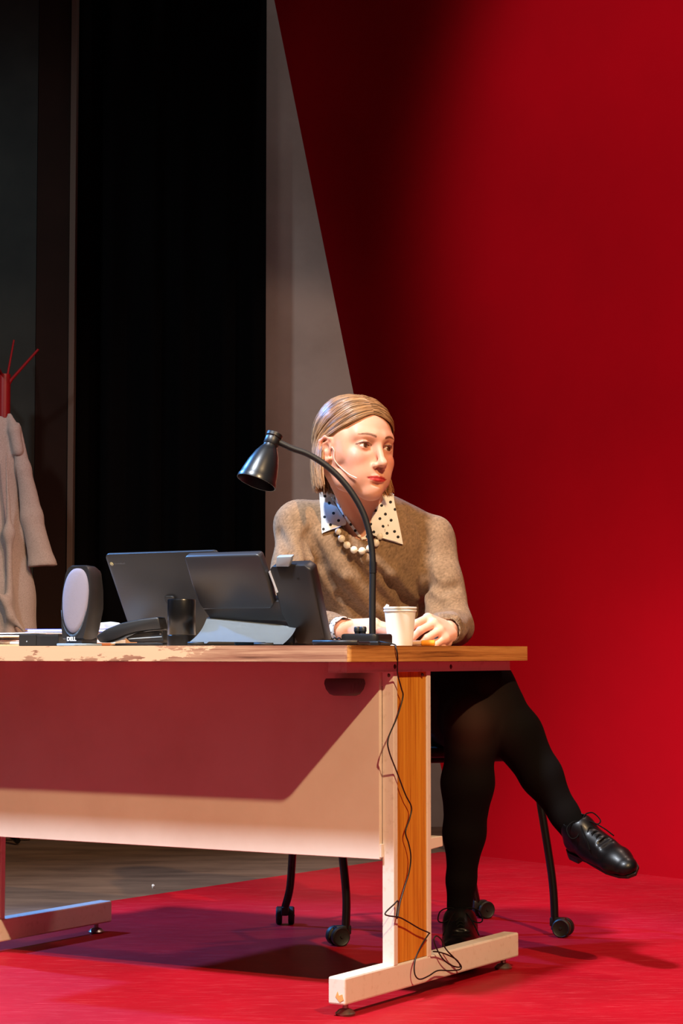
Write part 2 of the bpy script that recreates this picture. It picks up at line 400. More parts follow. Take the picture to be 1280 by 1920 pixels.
def dot_mat():
    m, nt, b = nodes('polka_dot_cotton'); L = nt.links.new
    uv = N(nt, 'ShaderNodeUVMap'); mp = N(nt, 'ShaderNodeMapping'); mp.inputs['Rotation'].default_value = (0, 0, .5); L(uv.outputs[0], mp.inputs[0])
    v = N(nt, 'ShaderNodeTexVoronoi', i_Scale=1.0, i_Randomness=.35); v.voronoi_dimensions = '2D'; L(mp.outputs[0], v.inputs['Vector'])
    th = N(nt, 'ShaderNodeMapRange', n_1=.15, n_2=.18); L(v.outputs['Distance'], th.inputs[0])
    mx = N(nt, 'ShaderNodeMix', data_type='RGBA'); mx.inputs[6].default_value = rgba(lin((14, 12, 14))); mx.inputs[7].default_value = rgba(lin((238, 234, 230))); L(th.outputs[0], mx.inputs[0])
    L(mx.outputs[2], b.inputs['Base Color']); b.inputs['Roughness'].default_value = .8
    return m
M['dots'] = dot_mat()
M['skin'] = mat('skin', (226, 170, 145), .48, spec=.35, vcol=True, sss=.25, bump=(900, .04, .0005))
M['eye'] = mat('eye', (230, 225, 220), .08, vcol=True, coat=.6)
M['hair'] = mat('light_brown_hair', (150, 105, 70), .38, spec=.5, vcol=True)
M['tights'] = mat('black_tights', (14, 12, 12), .85, spec=.08, vcol=True, sheen=.0, bump=(900, .2, .0005))
M['sweater'] = mat('taupe_wool_sweater', (158, 132, 106), .95, spec=.1, sheen=.35, var=(350, (130, 106, 84), .4, .7), bump=(650, .45, .0012), vcol=True)

# ================================================================ SETTING
def slab(name, poly, z0, z1, m, kind='structure', M4=None):
    o = obj(name, prism(bmesh.new(), poly, z0, z1, M4), m); o['kind'] = kind; return o
slab('floor', [(-5, -3), (5, -3), (5, 11.5), (-5, 11.5)], -.06, -.004, M['brown_floor'])
CW = Vector((.37, 7.62, 0)); WD = Vector((.628, -.778, 0)).normalized(); FE = Vector((-.574, -.819, 0))
p1 = CW+FE*6.0; pe = CW+WD*5.5
rf = obj('floor', prism(bmesh.new(), [(CW.x, CW.y), (p1.x, p1.y), (p1.x, -2.5), (pe.x, -2.5), (pe.x, pe.y)], -.004, 0), M['red_floor']); rf['kind'] = 'structure'
# red wall: a flat with a raked left edge, standing on the red floor
wn = Vector((-WD.y, WD.x, 0)); wn = wn if wn.y < 0 else -wn     # towards the camera
def onwall(x, y):
    p = PP(x, y, CW, wn); return ((p-CW).dot(WD), p.z)
t0 = onwall(508, -30); t1 = onwall(662, 735); t2 = onwall(826, 1436)
top = t0[0]+(t0[0]-t1[0])*.25, t0[1]+(t0[1]-t1[1])*.25
poly = [(t2[0]+(t2[0]-t1[0])/(t2[1]-t1[1])*(0-t2[1]), 0), (5.5, 0), (5.5, top[1]), top, t1, t2]
WM = frame(CW, WD, (0, 0, 1))
ow = obj('wall_right', prism(bmesh.new(), poly, -.04, 0, WM if frame(CW, WD, (0, 0, 1)).col[2].xyz.dot(wn) > 0 else WM), M['red_wall']); ow['kind'] = 'structure'
# grey flat behind the raked edge
gl = PD(495, 1224, 8.75)
o = obj('wall_back', BX(gl.x, 2.6, 8.75, 8.80, -.004, 4.6), M['grey_flat']); o['kind'] = 'structure'
# black masking curtain with gentle folds
def curtain(name, x0, x1, y, z1, m, amp, nf):
    bm = bmesh.new(); n = 160; rows = []
    for z in (0, z1):
        rows.append([(bm.verts.new((x0+(x1-x0)*i/n, y+amp*math.sin(i/n*nf*6.28+.6*math.sin(i*.13)), z)), bm.verts.new((x0+(x1-x0)*i/n, y+.012+amp*math.sin(i/n*nf*6.28+.6*math.sin(i*.13)), z))) for i in range(n+1)])
    a, b = rows
    for i in range(n):
        bm.faces.new((a[i][0], a[i+1][0], b[i+1][0], b[i][0])); bm.faces.new((a[i][1], b[i][1], b[i+1][1], a[i+1][1]))
    for i in (0, n): bm.faces.new((a[i][0], b[i][0], b[i][1], a[i][1]))
    for r in (a, b):
        for i in range(n): bm.faces.new((r[i][0], r[i][1], r[i+1][1], r[i+1][0]))
    return obj(name, bm, m, smooth=True, angle=40)
ca = PD(133, 1224, 8.5); cb = PD(496, 1224, 8.5)
c = curtain('stage_curtain', ca.x-.25, cb.x, 8.52, 4.5, M['curtain'], .025, 7)
tag(c, 'tall black stage curtain hanging between the dark wing flat and grey wall', 'curtain')
# wing flat, far left: green-grey face, brown return, edge strip with light painted in
e0 = PD(128, 1060, 8.3)
wg = empty('wing_flat', (e0.x, 8.3, 0), 0, 'dark scenery flat at far left with brown strip and edge painted pale as if lit', 'stage flat')
xk = PD(62, 1060, 8.3).x-e0.x
obj('face_panel', BX(-1.6, xk, 0, .04, -.004, 4.3), M['wing_grey'], wg)
obj('return_panel', BX(xk+.002, -.008, .0, .04, -.004, 4.3), M['wing_brown'], wg)
obj('lit_edge', BX(-.006, .018, -.012, .05, -.004, 4.3, bev=.002), M['wing_edge'], wg)
o = obj('wall_left', BX(-4.6, -4.5, 3, 11.3, -.004, 4.6), M['curtain']); o['kind'] = 'structure'

# ================================================================ DESK
DO = Vector((.007, 4.168, 0)); DR = -math.radians(31.1)
XL = Vector((math.cos(DR), math.sin(DR), 0)); YL = Vector((-math.sin(DR), math.cos(DR), 0))
desk = empty('office_desk', DO, DR, 'long white steel desk with worn wood-edged top, modesty panel and oak insert leg', 'desk')
DI = wm(desk).inverted()
def side(x, y, off=0.0):          # photo point on the desk's right side plane, local coords
    return DI @ PP(x, y, DO+XL*off, XL)
def front(x, y, off=0.0):
    return DI @ PP(x, y, DO+YL*off, YL)
LEG0, LEG1 = side(738, 1500).y, side(808, 1500).y
top_y1 = side(990, 1225, .03).y; TOPZ = .745
PW = -.0                              # side plane
# feet
def foot(x0, x1):
    f = obj('foot', BX(x0, x1, 0, .786, .025, .08, bev=.004), M['white_metal'], desk)
    for yy in (.035, .745):
        obj('levelling_glide', LT([(0, .0), (.019, .0), (.021, .004), (.014, .011), (.006, .014), (.006, .027), (0, .027)], Matrix.Translation(((x0+x1)/2, yy, 0)), 20), M['chrome'], desk, True, angle=30)
    return f
f1 = foot(-.040, 0); f2 = foot(-1.226, -1.186)
obj('chipped_patch', prism(bmesh.new(), [(-.022, .041), (-.017, .052), (-.014, .044), (-.006, .047), (-.003, .036), (-.012, .031)], 0, .0012, Matrix(((1, 0, 0, 0), (0, 0, -1, .0002), (0, 1, 0, 0), (0, 0, 0, 1)))), mat('bare_wood_chip', (214, 160, 96), .7), f1)
def leg(x0, x1):
    s = .017
    fr = bmesh.new()
    box(fr, x0, x1, LEG0, LEG0+s, .078, .692, bev=.0015); box(fr, x0, x1, LEG1-s, LEG1, .078, .692, bev=.0015)
    box(fr, x0+.004, x1-.012, LEG0+s, LEG1-s, .078, .69)
    l = obj('leg', fr, M['white_metal'], desk)
    obj('oak_insert', BX(x1-.0115, x1-.003, LEG0+s+.0005, LEG1-s-.0005, .081, .6895), M['leg_wood'], l)
    return l
LEG0 -= .0
leg(-.028, 0); leg(-1.22, -1.19)
# crossbar stub behind the leg
tb = bmesh.new(); zb1, zb0 = side(815, 1570).z, side(815, 1592).z; yb = side(831, 1580).y
prism(tb, [(LEG1-.002, zb0), (yb+.002, zb0+.003), (yb, zb1), (LEG1-.002, zb1)], -.03, -.002, Matrix(((0, 0, 1, 0), (1, 0, 0, 0), (0, 1, 0, 0), (0, 0, 0, 1))), bev=.0015)
obj('brace', tb, M['white_metal'], desk)
# arm channel under the top
ab = bmesh.new(); ya = side(953, 1250).y
box(ab, -.04, .004, .0, ya, .690, .7115, bev=.001); box(ab, -.04, .0048, .0, ya, .6895, .692)
ch = obj('support_channel', ab, M['white_metal'], desk)
for px in (740, 845):
    q = side(px, 1250, .004)
    obj('screw', LT([(0, .002), (.003, .002), (.0055, .0), (0, 0)], Matrix.Translation((.004, q.y, q.z)) @ Matrix.Rotation(math.pi/2, 4, 'Y'), 12), M['screw'], ch)
for px in (728, 791):
    q = side(px, 1262, .0)
    obj('screw', LT([(0, .003), (.003, .003), (.0045, .0), (0, 0)], Matrix.Translation((.0, q.y, .683)) @ Matrix.Rotation(math.pi/2, 4, 'Y'), 12), M['screw'], ch)
obj('support_channel', BX(-1.226, -1.186, 0, ya, .690, .7115, bev=.001), M['white_metal'], desk)
# top
tp = bmesh.new(); x0, x1, y0, y1, r = -1.30, .030, -.033, top_y1, .012
pts = [(x0, y0)]
for i in range(7):
    a = -math.pi/2+i*math.pi/12; pts.append((x1-r+r*math.cos(a), y0+r+r*math.sin(a)))
for i in range(4):
    a = i*math.pi/6; pts.append((x1-.006+.006*math.cos(a), y1-.006+.006*math.sin(a)))
pts.append((x0, y1)); prism(tp, pts, .712, TOPZ, bev=.0)
for f in tp.faces:
    f.normal_update(); n = f.normal
    f.material_index = 1 if (n.x > .6 and abs(n.z) < .5) else 0
obj('desktop', tp, [M['top_front'], M['top_side']], desk)
# modesty panel, 9 mm proud of the leg
pt = LEG0-.011
zl = front(0, 1568, pt).z; zr = front(711, 1613, pt).z
xr = front(711, 1500, pt).x
pb = bmesh.new(); box(pb, -1.185, xr, pt, pt+.012, (zl+zr)/2, .7105, bev=.0012)
pn = obj('modesty_panel', pb, M['panel'], desk)
obj('panel_clip', BX(xr-.001, xr+.004, pt+.001, pt+.011, (zl+zr)/2+.004, (zl+zr)/2+.032, bev=.0008), M['white_metal'], pn)
obj('panel_rail', BX(-1.186, xr+.002, pt+.012, pt+.030, .66, .69), M['white_metal'], pn)
# ribbed round knob in front of the panel
kp = front(646, 1287, pt-.03)
kb = bmesh.new(); seg = 72; prof = [(0, -.019), (.026, -.0195), (.035, -.016), (.0415, -.006), (.0455, .006), (.0462, .0125), (.0435, .0165), (.034, .013), (.026, .006), (0, .004)]
rings = []
for r, z in prof:
    rings.append([kb.verts.new((kp.x+(r+(.0018*math.cos(j*math.pi) if r > .039 and z < .012 else 0))*math.cos(2*math.pi*j/seg), kp.y+(r+(.0018*math.cos(j*math.pi) if r > .039 and z < .012 else 0))*math.sin(2*math.pi*j/seg)*.66, kp.z+z)) for j in range(seg)] if r > 0 else [kb.verts.new((kp.x, kp.y, kp.z+z))])
for A, B in zip(rings[:-1], rings[1:]):
    for j in range(seg):
        k = (j+1) % seg
        if len(A) == 1: kb.faces.new((A[0], B[k], B[j]))
        elif len(B) == 1: kb.faces.new((A[j], A[k], B[0]))
        else: kb.faces.new((A[j], A[k], B[k], B[j]))
tag(obj('adjustment_knob', kb, M['knob'], desk, True, angle=50), 'dark ribbed rubber knob')

def dl(x, y, z=TOPZ):             # desk local -> world
    return wm(desk) @ Vector((x, y, z))
def at_top(px, d, z=TOPZ):        # point on the desktop seen at photo column px and depth d
    return Vector(((px-640)/F_PX*d*1.0, d, z))
# ================================================================ PERSON
pl = PD(765, 1400, 5.2)
person = empty('person', (pl.x, pl.y, 0), 0, 'seated woman in taupe sweater, dotted collar and pearls, legs crossed behind the desk', 'person')
# --- head frame: X = her left, Y = where the face points, Z = up
HS = 1.10; HC = PD(666, 843, 4.97)
yaw = math.radians(36)
HR = Matrix.Rotation(yaw, 3, 'Z') @ Matrix.Rotation(math.pi, 3, 'Z') @ Matrix.Rotation(math.radians(0), 3, 'X') @ Matrix.Rotation(math.radians(-3.5), 3, 'Y')
HM = Matrix.Translation(HC) @ (HR*HS).to_4x4()
HMi = HM.inverted()
def tohead(p): return HMi @ Vector(p)
hv = Vol((-.135, -.15, -.26), (.135, .145, .14), .0021)
S2 = (-1, 1)
hv.ell((0, -.012, .030), (.073, .093, .088), .01)                    # cranium
hv.ell((0, .022, .022), (.062, .064, .062), .02)                     # forehead
hv.ell((0, .028, -.040), (.0545, .055, .060), .02)                    # mid face
for s in S2:
    hv.chain([(s*.051, -.004, -.043), (s*.041, .022, -.075), (s*.013, .062, -.097)], [.020, .016, .014], .022)
    hv.ell((s*.036, .054, -.030), (.025, .026, .026), .016)          # cheek
    hv.cap((s*.012, .080, .020), (s*.043, .064, .022), .011, .010, .014)
    hv.ell((s*.060, .020, .000), (.012, .030, .035), .02)            # temple
hv.ell((0, .066, -.096), (.020, .020, .018), .016)
for s in S2: hv.ell((s*.032, .052, -.062), (.020, .024, .026), .018)                   # chin
hv.ell((0, .056, -.064), (.040, .032, .032), .018)                   # muzzle
for s in S2: hv.ell((s*.031, .092, -.001), (.0165, .017, .0125), .012, cut=True)   # sockets
hv.cap((0, .080, .014), (0, .1005, -.032), .0066, .0074, .012)       # nose bridge
hv.ell((0, .1025, -.0385), (.0100, .0120, .0090), .007)
for s in S2: hv.ell((s*.0112, .0905, -.0430), (.0062, .0095, .0065), .005)
for s in S2: hv.ell((s*.0056, .0965, -.0500), (.0034, .0050, .0034), .002, cut=True)
# lips
for s in S2:
    hv.chain([(s*.0255, .0755, -.0700), (s*.012, .0860, -.0668), (s*.0035, .0895, -.0658)], [.0018, .0032, .0036], .004)
    hv.chain([(s*.0245, .0755, -.0712), (s*.011, .0860, -.0742), (0, .0880, -.0750)], [.0018, .0040, .0046], .004)
hv.chain([(-.027, .080, -.0700), (-.012, .0915, -.0704), (0, .0945, -.0706), (.012, .0915, -.0704), (.027, .080, -.0700)], [.0008]*5, .0025, cut=True)
hv.ell((0, .0875, -.083), (.014, .006, .004), .006, cut=True)
# eyelids
for s in S2:
    hv.ell((s*.0315, .0672, .0), (.0152, .0142, .0140), .005)
    for i in range(7):
        u = -1+i/3.0; hh = .0046*(1-u*u)**.6+.0007
        hv.ell((s*.0315+u*.0118, .0860, -.0004+s*0+.0008*(1-u*u)), (.0032, .016, hh+.0008), .0015, cut=True)
    hv.chain([(s*.0455, .0715, .0025), (s*.038, .0795, .0062), (s*.0300, .0820, .0068), (s*.0205, .0790, .0022)], [.0012, .0018, .0018, .0012], .003)
# ears
for s in S2:
    ex = s*.0745; EY = .012; pts = [(ex, EY+.006, .002), (ex+s*.004, EY+.001, .013), (ex+s*.009, EY-.012, .018), (ex+s*.013, EY-.024, .009), (ex+s*.012, EY-.025, -.008), (ex+s*.008, EY-.018, -.023), (ex+s*.004, EY-.009, -.033), (ex+s*.001, EY-.001, -.030)]
    hv.chain(pts, [.0026, .0034, .0038, .0038, .0034, .0034, .0048, .004], .004)
    hv.ell((ex+s*.003, EY-.011, -.007), (.0045, .0135, .0220), .004)
    hv.chain([(ex+s*.006, EY-.004, .008), (ex+s*.0095, EY-.016, .003), (ex+s*.009, EY-.018, -.010), (ex+s*.005, EY-.008, -.020)], [.0022]*4, .003)
    hv.ell((ex+s*.007, EY-.006, -.006), (.0045, .0055, .0075), .003, cut=True)
    hv.cap((ex+s*.001, EY+.003, -.006), (ex+s*.001, EY+.002, -.001), .0035, .003, .004)
# neck and upper chest (world joints brought into the head frame)
NB = PD(678, 965, 5.09)
nb = tohead(NB); nb2 = tohead(NB+Vector((.0, .01, -.10)))
hv.cap((0, -.016, -.035), nb, .046, .051, .02)
hv.cap(nb, nb2, .053, .085, .03)
th = [tohead(NB+Vector((.055*s, -.045, -.035))) for s in S2]
for s in S2:
    hv.chain([(s*.058, -.02, -.045), tohead(NB+Vector((-s*.016, -.052, -.035)))], [.012, .009], .018)   # neck tendons
    hv.chain([tohead(NB+Vector((s*.016, -.058, -.040))), tohead(NB+Vector((s*.09, -.03, -.012)))], [.010, .010], .02)
HV, HQ = hv.mesh(); HV = smooth(HV, HQ, 1, .4)
def g(p, c, r): return np.exp(-(((p-np.array(c))/np.array(r))**2).sum(1))
def L3(c): return np.array(lin(c))
col = np.tile(L3((220, 160, 133)), (len(HV), 1))
def paint(mask, c, a=1.0):
    global col
    mk = np.clip(mask*a, 0, 1)[:, None]; col = col*(1-mk)+L3(c)*mk
for s in S2:
    paint(g(HV, (s*.044, .062, -.028), (.020, .03, .016)), (224, 118, 104), .65)
    paint(g(HV, (s*.0315, .085, .006), (.016, .03, .006)), (170, 112, 92), .55)
    paint(g(HV, (s*.0315, .085, -.010), (.013, .03, .005)), (200, 132, 112), .4)
    ex = HV[:, 0]*s; zz = HV[:, 2]; yy = HV[:, 1]
    # brow: arc
    arc = .0200+.0052*np.sin(np.clip((ex-.012)/.036, 0, 1)*2.6)-.001
    th_ = np.interp(ex, [.010, .016, .034, .050], [.0024, .0032, .0026, .0008])
    bm_ = np.clip(1-np.abs(zz-arc)/(th_*1.25), 0, 1)*((ex > .011) & (ex < .050) & (yy > .045)); paint(np.clip(bm_*2.0, 0, 1), (104, 62, 44), .95)
    # lash line
    u = (ex-.0315)/.0150; up = .0050*np.clip(1-u*u, 0, 1)**.6+.0012
    paint(np.clip(1-np.abs(zz-up)/.0021, 0, 1)*(np.abs(u) < 1.12)*(yy > .058), (44, 25, 22), 1.3)
    paint(np.clip(1-np.abs(zz+up*.85)/.0012, 0, 1)*(np.abs(u) < 1.0)*(yy > .06), (120, 70, 58), .6)
    paint(g(HV, (s*.0065, .0935, -.0485), (.0035, .008, .003)), (110, 52, 44), .8)
    paint(np.clip((ex-.074)/.01, 0, 1), (214, 126, 100), .5)
lx = HV[:, 0]; lz = HV[:, 2]; ly = HV[:, 1]
wl = np.clip(1-(lx/.0275)**2, 0, 1)
upz = -.0700+.0056*wl**.9-.0014*np.exp(-(lx/.003)**2); loz = -.0706-.0082*wl**.9
paint(np.clip((upz-lz)/.0012, 0, 1)*np.clip((lz-loz)/.0012, 0, 1)*(wl > 0)*(ly > .07), (188, 30, 38), .92)
paint(np.clip(1-np.abs(lz+.0704)/.0011, 0, 1)*(wl > 0)*(ly > .072), (96, 14, 20), .85)
HVw = xf(HM, HV)

# --- joints (world)
SR, SL = PD(559, 983, 5.08), PD(808, 1010, 5.12)                     # shoulders (her right, her left)
ER, EL = PD(540, 1165, 4.93), PD(846, 1180, 5.00)
WR, WL = PD(640, 1180, 4.70), PD(838, 1188, 4.76)
ER.z = max(ER.z, .80); EL.z = max(EL.z, .797); WR.z = .783; WL.z = .781
HIPR, HIPL = Vector((.075, 5.26, .605)), Vector((.25, 5.24, .59))
PEL = (HIPR+HIPL)/2+Vector((0, .02, .05))
WAI = Vector((.085, 5.22, .80)); CHE = Vector((.062, 5.13, .98))
KR = PD(912, 1284, 4.90); AR = PD(1078, 1560, 4.86)                   # her right leg, crossed on top
KL = PD(884, 1352, 4.86); AL = PD(862, 1690, 4.95)
T = lambda v: tuple(v)
# body underneath the clothes
bv = Vol((-.25, 4.55, .02), (.66, 5.45, 1.16), .007)
bv.ell(PEL, (.14, .10, .10), .03); bv.cap(PEL, WAI, .10, .095, .04, flat=((0, 1, 0), 1.2)); bv.cap(WAI, CHE, .095, .115, .05, flat=((0, 1, 0), 1.25))
bv.cap(CHE, NB+Vector((0, .02, -.05)), .115, .065, .04)
bv.cap(CHE+Vector((0, 0, .03)), SR, .05, .030, .03); bv.cap(CHE+Vector((0, 0, .03)), SL, .05, .030, .03)
for a, b, c in ((SR, ER, WR), (SL, EL, WL)): bv.chain([T(a), T(b), T(c)], [.030, .030, .024], .02)
bv.chain([T(HIPR), T(KR)], [.07, .045], .03); bv.chain([T(KR), T(KR.lerp(AR, .35)), T(AR)], [.042, .042, .030], .02)
bv.chain([T(HIPL), T(KL)], [.07, .045], .03); bv.chain([T(KL), T(KL.lerp(AL, .35)), T(AL)], [.042, .042, .030], .02)
BV, BQ = bv.mesh()

# --- hands
def hand(Wp, Kdir, Back, fingers, thumb, size=1.0, h=.0018):
    """Wp wrist, Kdir wrist->knuckles, Back = back-of-hand normal; fingers: 4 lists of bend angles + spread; returns mesh"""
    z = Vector(Back).normalized(); y = Vector(Kdir).normalized(); z = (z-y*z.dot(y)).normalized(); x = y.cross(z)
    Mh = Matrix(((x.x, y.x, z.x, Wp.x), (x.y, y.y, z.y, Wp.y), (x.z, y.z, z.z, Wp.z), (0, 0, 0, 1))) @ Matrix.Scale(size, 4)
    v = Vol((-.10, -.07, -.10), (.10, .20, .06), h)
    side = 1
    kn = [(.031, .080, .002), (.010, .086, .005), (-.011, .083, .004), (-.030, .074, .000)]
    rad = [.0088, .0090, .0086, .0076]; ln = [(.040, .024, .020), (.044, .028, .021), (.041, .026, .021), (.032, .019, .018)]
    v.cap((0, -.022, .0), (0, .0, .0), .021, .021, .01, flat=((0, 0, 1), 1.3))
    for i, k in enumerate(kn):
        v.cap((k[0]*.55, .008, 0), k, .0155, .0125, .012)
    v.ell((.022*side, .035, -.010), (.017, .030, .014), .012)
    tips = []
    for i, (bends, spread) in enumerate(fingers):
        p = Vector(kn[i]); a = 0; pts = [T(p)]; rr = [rad[i]*1.12]
        sx = math.sin(spread); cx = math.cos(spread)
        for j in range(3):
            a += bends[j]; d = Vector((sx*math.cos(a), cx*math.cos(a), -math.sin(a))); p = p+d*ln[i][j]; pts.append(T(p)); rr.append(rad[i]*(1.02, .93, .80)[j])
        v.chain(pts, rr, .0035); tips.append((p, d, rad[i]))
    v.chain(thumb, [.0125, .0105, .0098, .0082], .006)
    V, Q = v.mesh(); V = smooth(V, Q, 1, .4)
    c = np.tile(L3((236, 178, 152)), (len(V), 1))
    for p, d, r in tips:
        mk = np.clip(g(V, T(p), (.014, .014, .014))*.8, 0, 1)[:, None]; c = c*(1-mk)+L3((228, 140, 122))*mk
    if True:
        V2 = xf(Mh, V)
    return V2, Q, c
# her right hand: palm down, fingers resting out towards the cup
hr = hand(WR, (PD(712, 1170, 4.66)-WR)+Vector((0, 0, -.012)), (0.0, -.55, .85),
          [((.25, .35, .25), .10), ((.28, .40, .3), .02), ((.32, .45, .3), -.05), ((.38, .5, .3), -.14)],
          [(-.0, .0, 0), (.034, .030, -.014), (.046, .062, -.020), (.040, .090, -.022)], .98)
# her left hand: fingers curled inwards beside the cup
hl = hand(WL, (PD(790, 1172, 4.60)-WL)+Vector((0, 0, .0)), (.35, -.75, .62),
          [((.55, .75, .45), .0), ((.65, .85, .5), .0), ((.75, .9, .5), -.02), ((.85, .95, .5), -.05)],
          [(0, .0, 0), (-.030, .034, -.012), (-.036, .066, -.020), (-.022, .094, -.026)], .98)
bc = np.tile(L3((226, 168, 142)), (len(BV), 1))
V_, Q_, C_ = merge([(HVw, HQ, col), (BV, BQ, bc), hr, hl])
body = nobj('body', V_, Q_, M['skin'], person, colors=C_)

# --- eyes
for s in S2:
    V, Q = [], []
    n = 28; ctr = Vector((s*.0315, .0668, 0)); R_ = .0132
    gaze = Vector((-.10, 1, .02)).normalized(); up = Vector((0, 0, 1)); rt = gaze.cross(up).normalized(); up = rt.cross(gaze)
    Vn = [ctr+gaze*R_*1.04]; cn = [L3((8, 5, 5))]
    for i in range(1, n):
        a = math.pi*i/n
        for j in range(32):
            b = 2*math.pi*j/32; Vn.append(ctr+(gaze*math.cos(a)+(rt*math.cos(b)+up*math.sin(b))*math.sin(a))*R_*(1.04 if a < .45 else 1.0))
            cn.append(L3((8, 5, 5)) if a < .20 else L3((96, 58, 34)) if a < .46 else L3((40, 24, 18)) if a < .55 else L3((226, 212, 204)))
    fc = []
    for i in range(n-2):
        for j in range(32):
            k = (j+1) % 32; fc.append((1+i*32+j, 1+i*32+k, 1+(i+1)*32+k, 1+(i+1)*32+j))
    for j in range(0, 32, 2): fc.append((0, 1+j, 1+(j+1) % 32, 1+(j+2) % 32))
    nobj('eye', xf(HM, np.array([T(v) for v in Vn])), fc, M['eye'], person, colors=np.array(cn))

# --- hair
def hair_dir(az, el): return Vector((math.sin(az)*math.cos(el), math.cos(az)*math.cos(el), math.sin(el)))
HCn = Vector((0, -.012, .030)); HRad = Vector((.0750, .0955, .0900))
def hair_pt(s, side, t, lift, jit=(0, 0)):
    """s along the parting (0 front, 1 back), side -1 her right, +1 her left, t 0 root .. 1 tip"""
    azr, elr = (0.0 if s < .45 else math.pi), 0.0
    th_ = math.radians(27)+s*math.radians(128)                          # parting runs over the crown
    root = Vector((.10*(1-s)+.02, math.cos(th_), math.sin(th_))).normalized()
    aze = math.radians(np.interp(s, [0, .15, .5, 1], [99 if side < 0 else 90, 109 if side < 0 else 104, 146, 179]))
    aze += jit[0]
    ez = (-.34 if s > .3 else -.20)
    end = Vector((side*math.sin(aze)*math.cos(ez), math.cos(aze)*math.cos(ez), math.sin(ez))).normalized()
    T1 = .58
    if t < T1:
        u = t/T1; om = math.acos(max(-1, min(1, root.dot(end)))); d = (root*math.sin((1-u)*om)+end*math.sin(u*om))/math.sin(om)
        # sweep forward strands lower over the temple
        sag = .10*math.sin(math.pi*u)*(1-s)*(1 if side < 0 else .4); d = (d+Vector((0, sag*.9, -sag*.35))).normalized()
        p = HCn+Vector((d.x*HRad.x, d.y*HRad.y, d.z*HRad.z)); n = d
        return p+n*(lift*(.3+.7*min(1, u*3)))
    e = HCn+Vector((end.x*HRad.x, end.y*HRad.y, end.z*HRad.z))+end*lift
    u = (t-T1)/(1-T1); L_ = .098+e.z-.012+jit[1]
    f = 1+.10*math.sin(u*2.2)-.02*u
    # tucked behind the ear
    back = (.012+.040*(1-s))*u if side < 0 else .034*u
    return Vector((e.x*f+(.012*u if side > 0 else .004*u*-1), (e.y+.0)*f+back, e.z-L_*u))
hp = []
# under-layer caps
for side in (-1, 1):
    ns, ntt = 40, 36; Vc = []; 
    for i in range(ns+1):
        for j in range(ntt+1):
            Vc.append(T(hair_pt(i/ns, side, j/ntt*.985, .0025)))
    fc = [(i*(ntt+1)+j, (i+1)*(ntt+1)+j, (i+1)*(ntt+1)+j+1, i*(ntt+1)+j+1) for i in range(ns) for j in range(ntt)]
    hp.append((xf(HM, np.array(Vc)), np.array(fc), np.tile(L3((92, 60, 38)), (len(Vc), 1))))
rng = random.Random(3)
SV = []; SF = []; SCc = []; nv = 0
for i in range(5200):
    side = -1 if rng.random() < .56 else 1
    s = rng.random()**1.15; lock = math.sin(s*61+side)*.5+math.sin(s*143)*.5
    lift = .0035+rng.random()**1.5*.0060+.0012*lock
    jit = (rng.gauss(0, .035)+.03*lock, rng.gauss(0, .005)+.004*lock)
    npt = 17; t0 = 0 if rng.random() < .8 else rng.random()*.3
    pts = [hair_pt(s, side, t0+(1-t0)*k/(npt-1), lift, jit) for k in range(npt)]
    wob = rng.gauss(0, .0012)
    for k, p in enumerate(pts): p.x += wob*math.sin(k*.7); p.y += wob*math.cos(k*.6)
    pts = [HM @ p for p in pts]
    tone = rng.random(); base = L3((178, 128, 84))*(.25+1.0*tone)+L3((214, 168, 118))*(.35*max(0, lock)) * .5
    w_ = .00065
    for k, p in enumerate(pts):
        t_ = (pts[min(k+1, npt-1)]-pts[max(k-1, 0)]).normalized(); nn = (p-(HM @ HCn)).normalized(); sd = t_.cross(nn).normalized()
        ww = w_*(1 if k < npt-2 else .5)
        SV += [T(p+sd*ww), T(p+nn*ww*.8), T(p-sd*ww)]
        tip = .80+.75*(k/npt)**2; SCc += [base*tip]*3
        if k:
            b = nv+(k-1)*3
            SF += [(b, b+1, b+4, b+3), (b+1, b+2, b+5, b+4)]
    nv += npt*3
hp.append((np.array(SV), np.array(SF), np.array(SCc)))
V_, Q_, C_ = merge(hp)
hair = nobj('hair', V_, Q_, M['hair'], person, colors=C_)

# --- sweater
sw = Vol((-.24, 4.58, .66), (.42, 5.42, 1.17), .004)
sw.cap(WAI+Vector((0.01, 0, -.10)), WAI, .140, .134, .04, flat=((0, 1, 0), 1.15))
sw.cap(WAI, CHE, .134, .136, .05, flat=((0, 1, 0), 1.15))
sw.ell(CHE+Vector((0, -.02, 0)), (.155, .105, .12), .05)
sw.cap(CHE+Vector((0, .01, .04)), NB+Vector((0, .02, -.035)), .115, .068, .05)
for a, b, c, sg in ((SR, ER, WR, -1), (SL, EL, WL, 1)):
    sw.cap(CHE+Vector((sg*.04, .01, .050)), a, .074, .053, .045)
    sw.cap(a, a.lerp(b, .5), .053, .052, .02); sw.cap(a.lerp(b, .5), b, .052, .050, .02)
    sw.cap(b, b.lerp(c, .78), .048, .035, .025)
    sw.cap(b.lerp(c, .70), b.lerp(c, .93), .0345, .0315, .008)      # ribbed cuff
    dd = (c-b).normalized(); q = b.lerp(c, .93); sw.cap(q-dd*.005, q+dd*.06, .026, .03, .003, cut=True)
    sw.ell(q+dd*.045, (.052, .052, .052), .004, cut=True) if False else None
sw.cap(WAI+Vector((.075, -.02, .0)), CHE+Vector((.09, -.01, -.03)), .062, .06, .04)
# neck opening
sw.ell(NB+Vector((.006, -.075, .006)), (.058, .085, .076), .006, cut=True)
sw.ell(NB+Vector((0, .0, .06)), (.066, .072, .07), .006, cut=True)
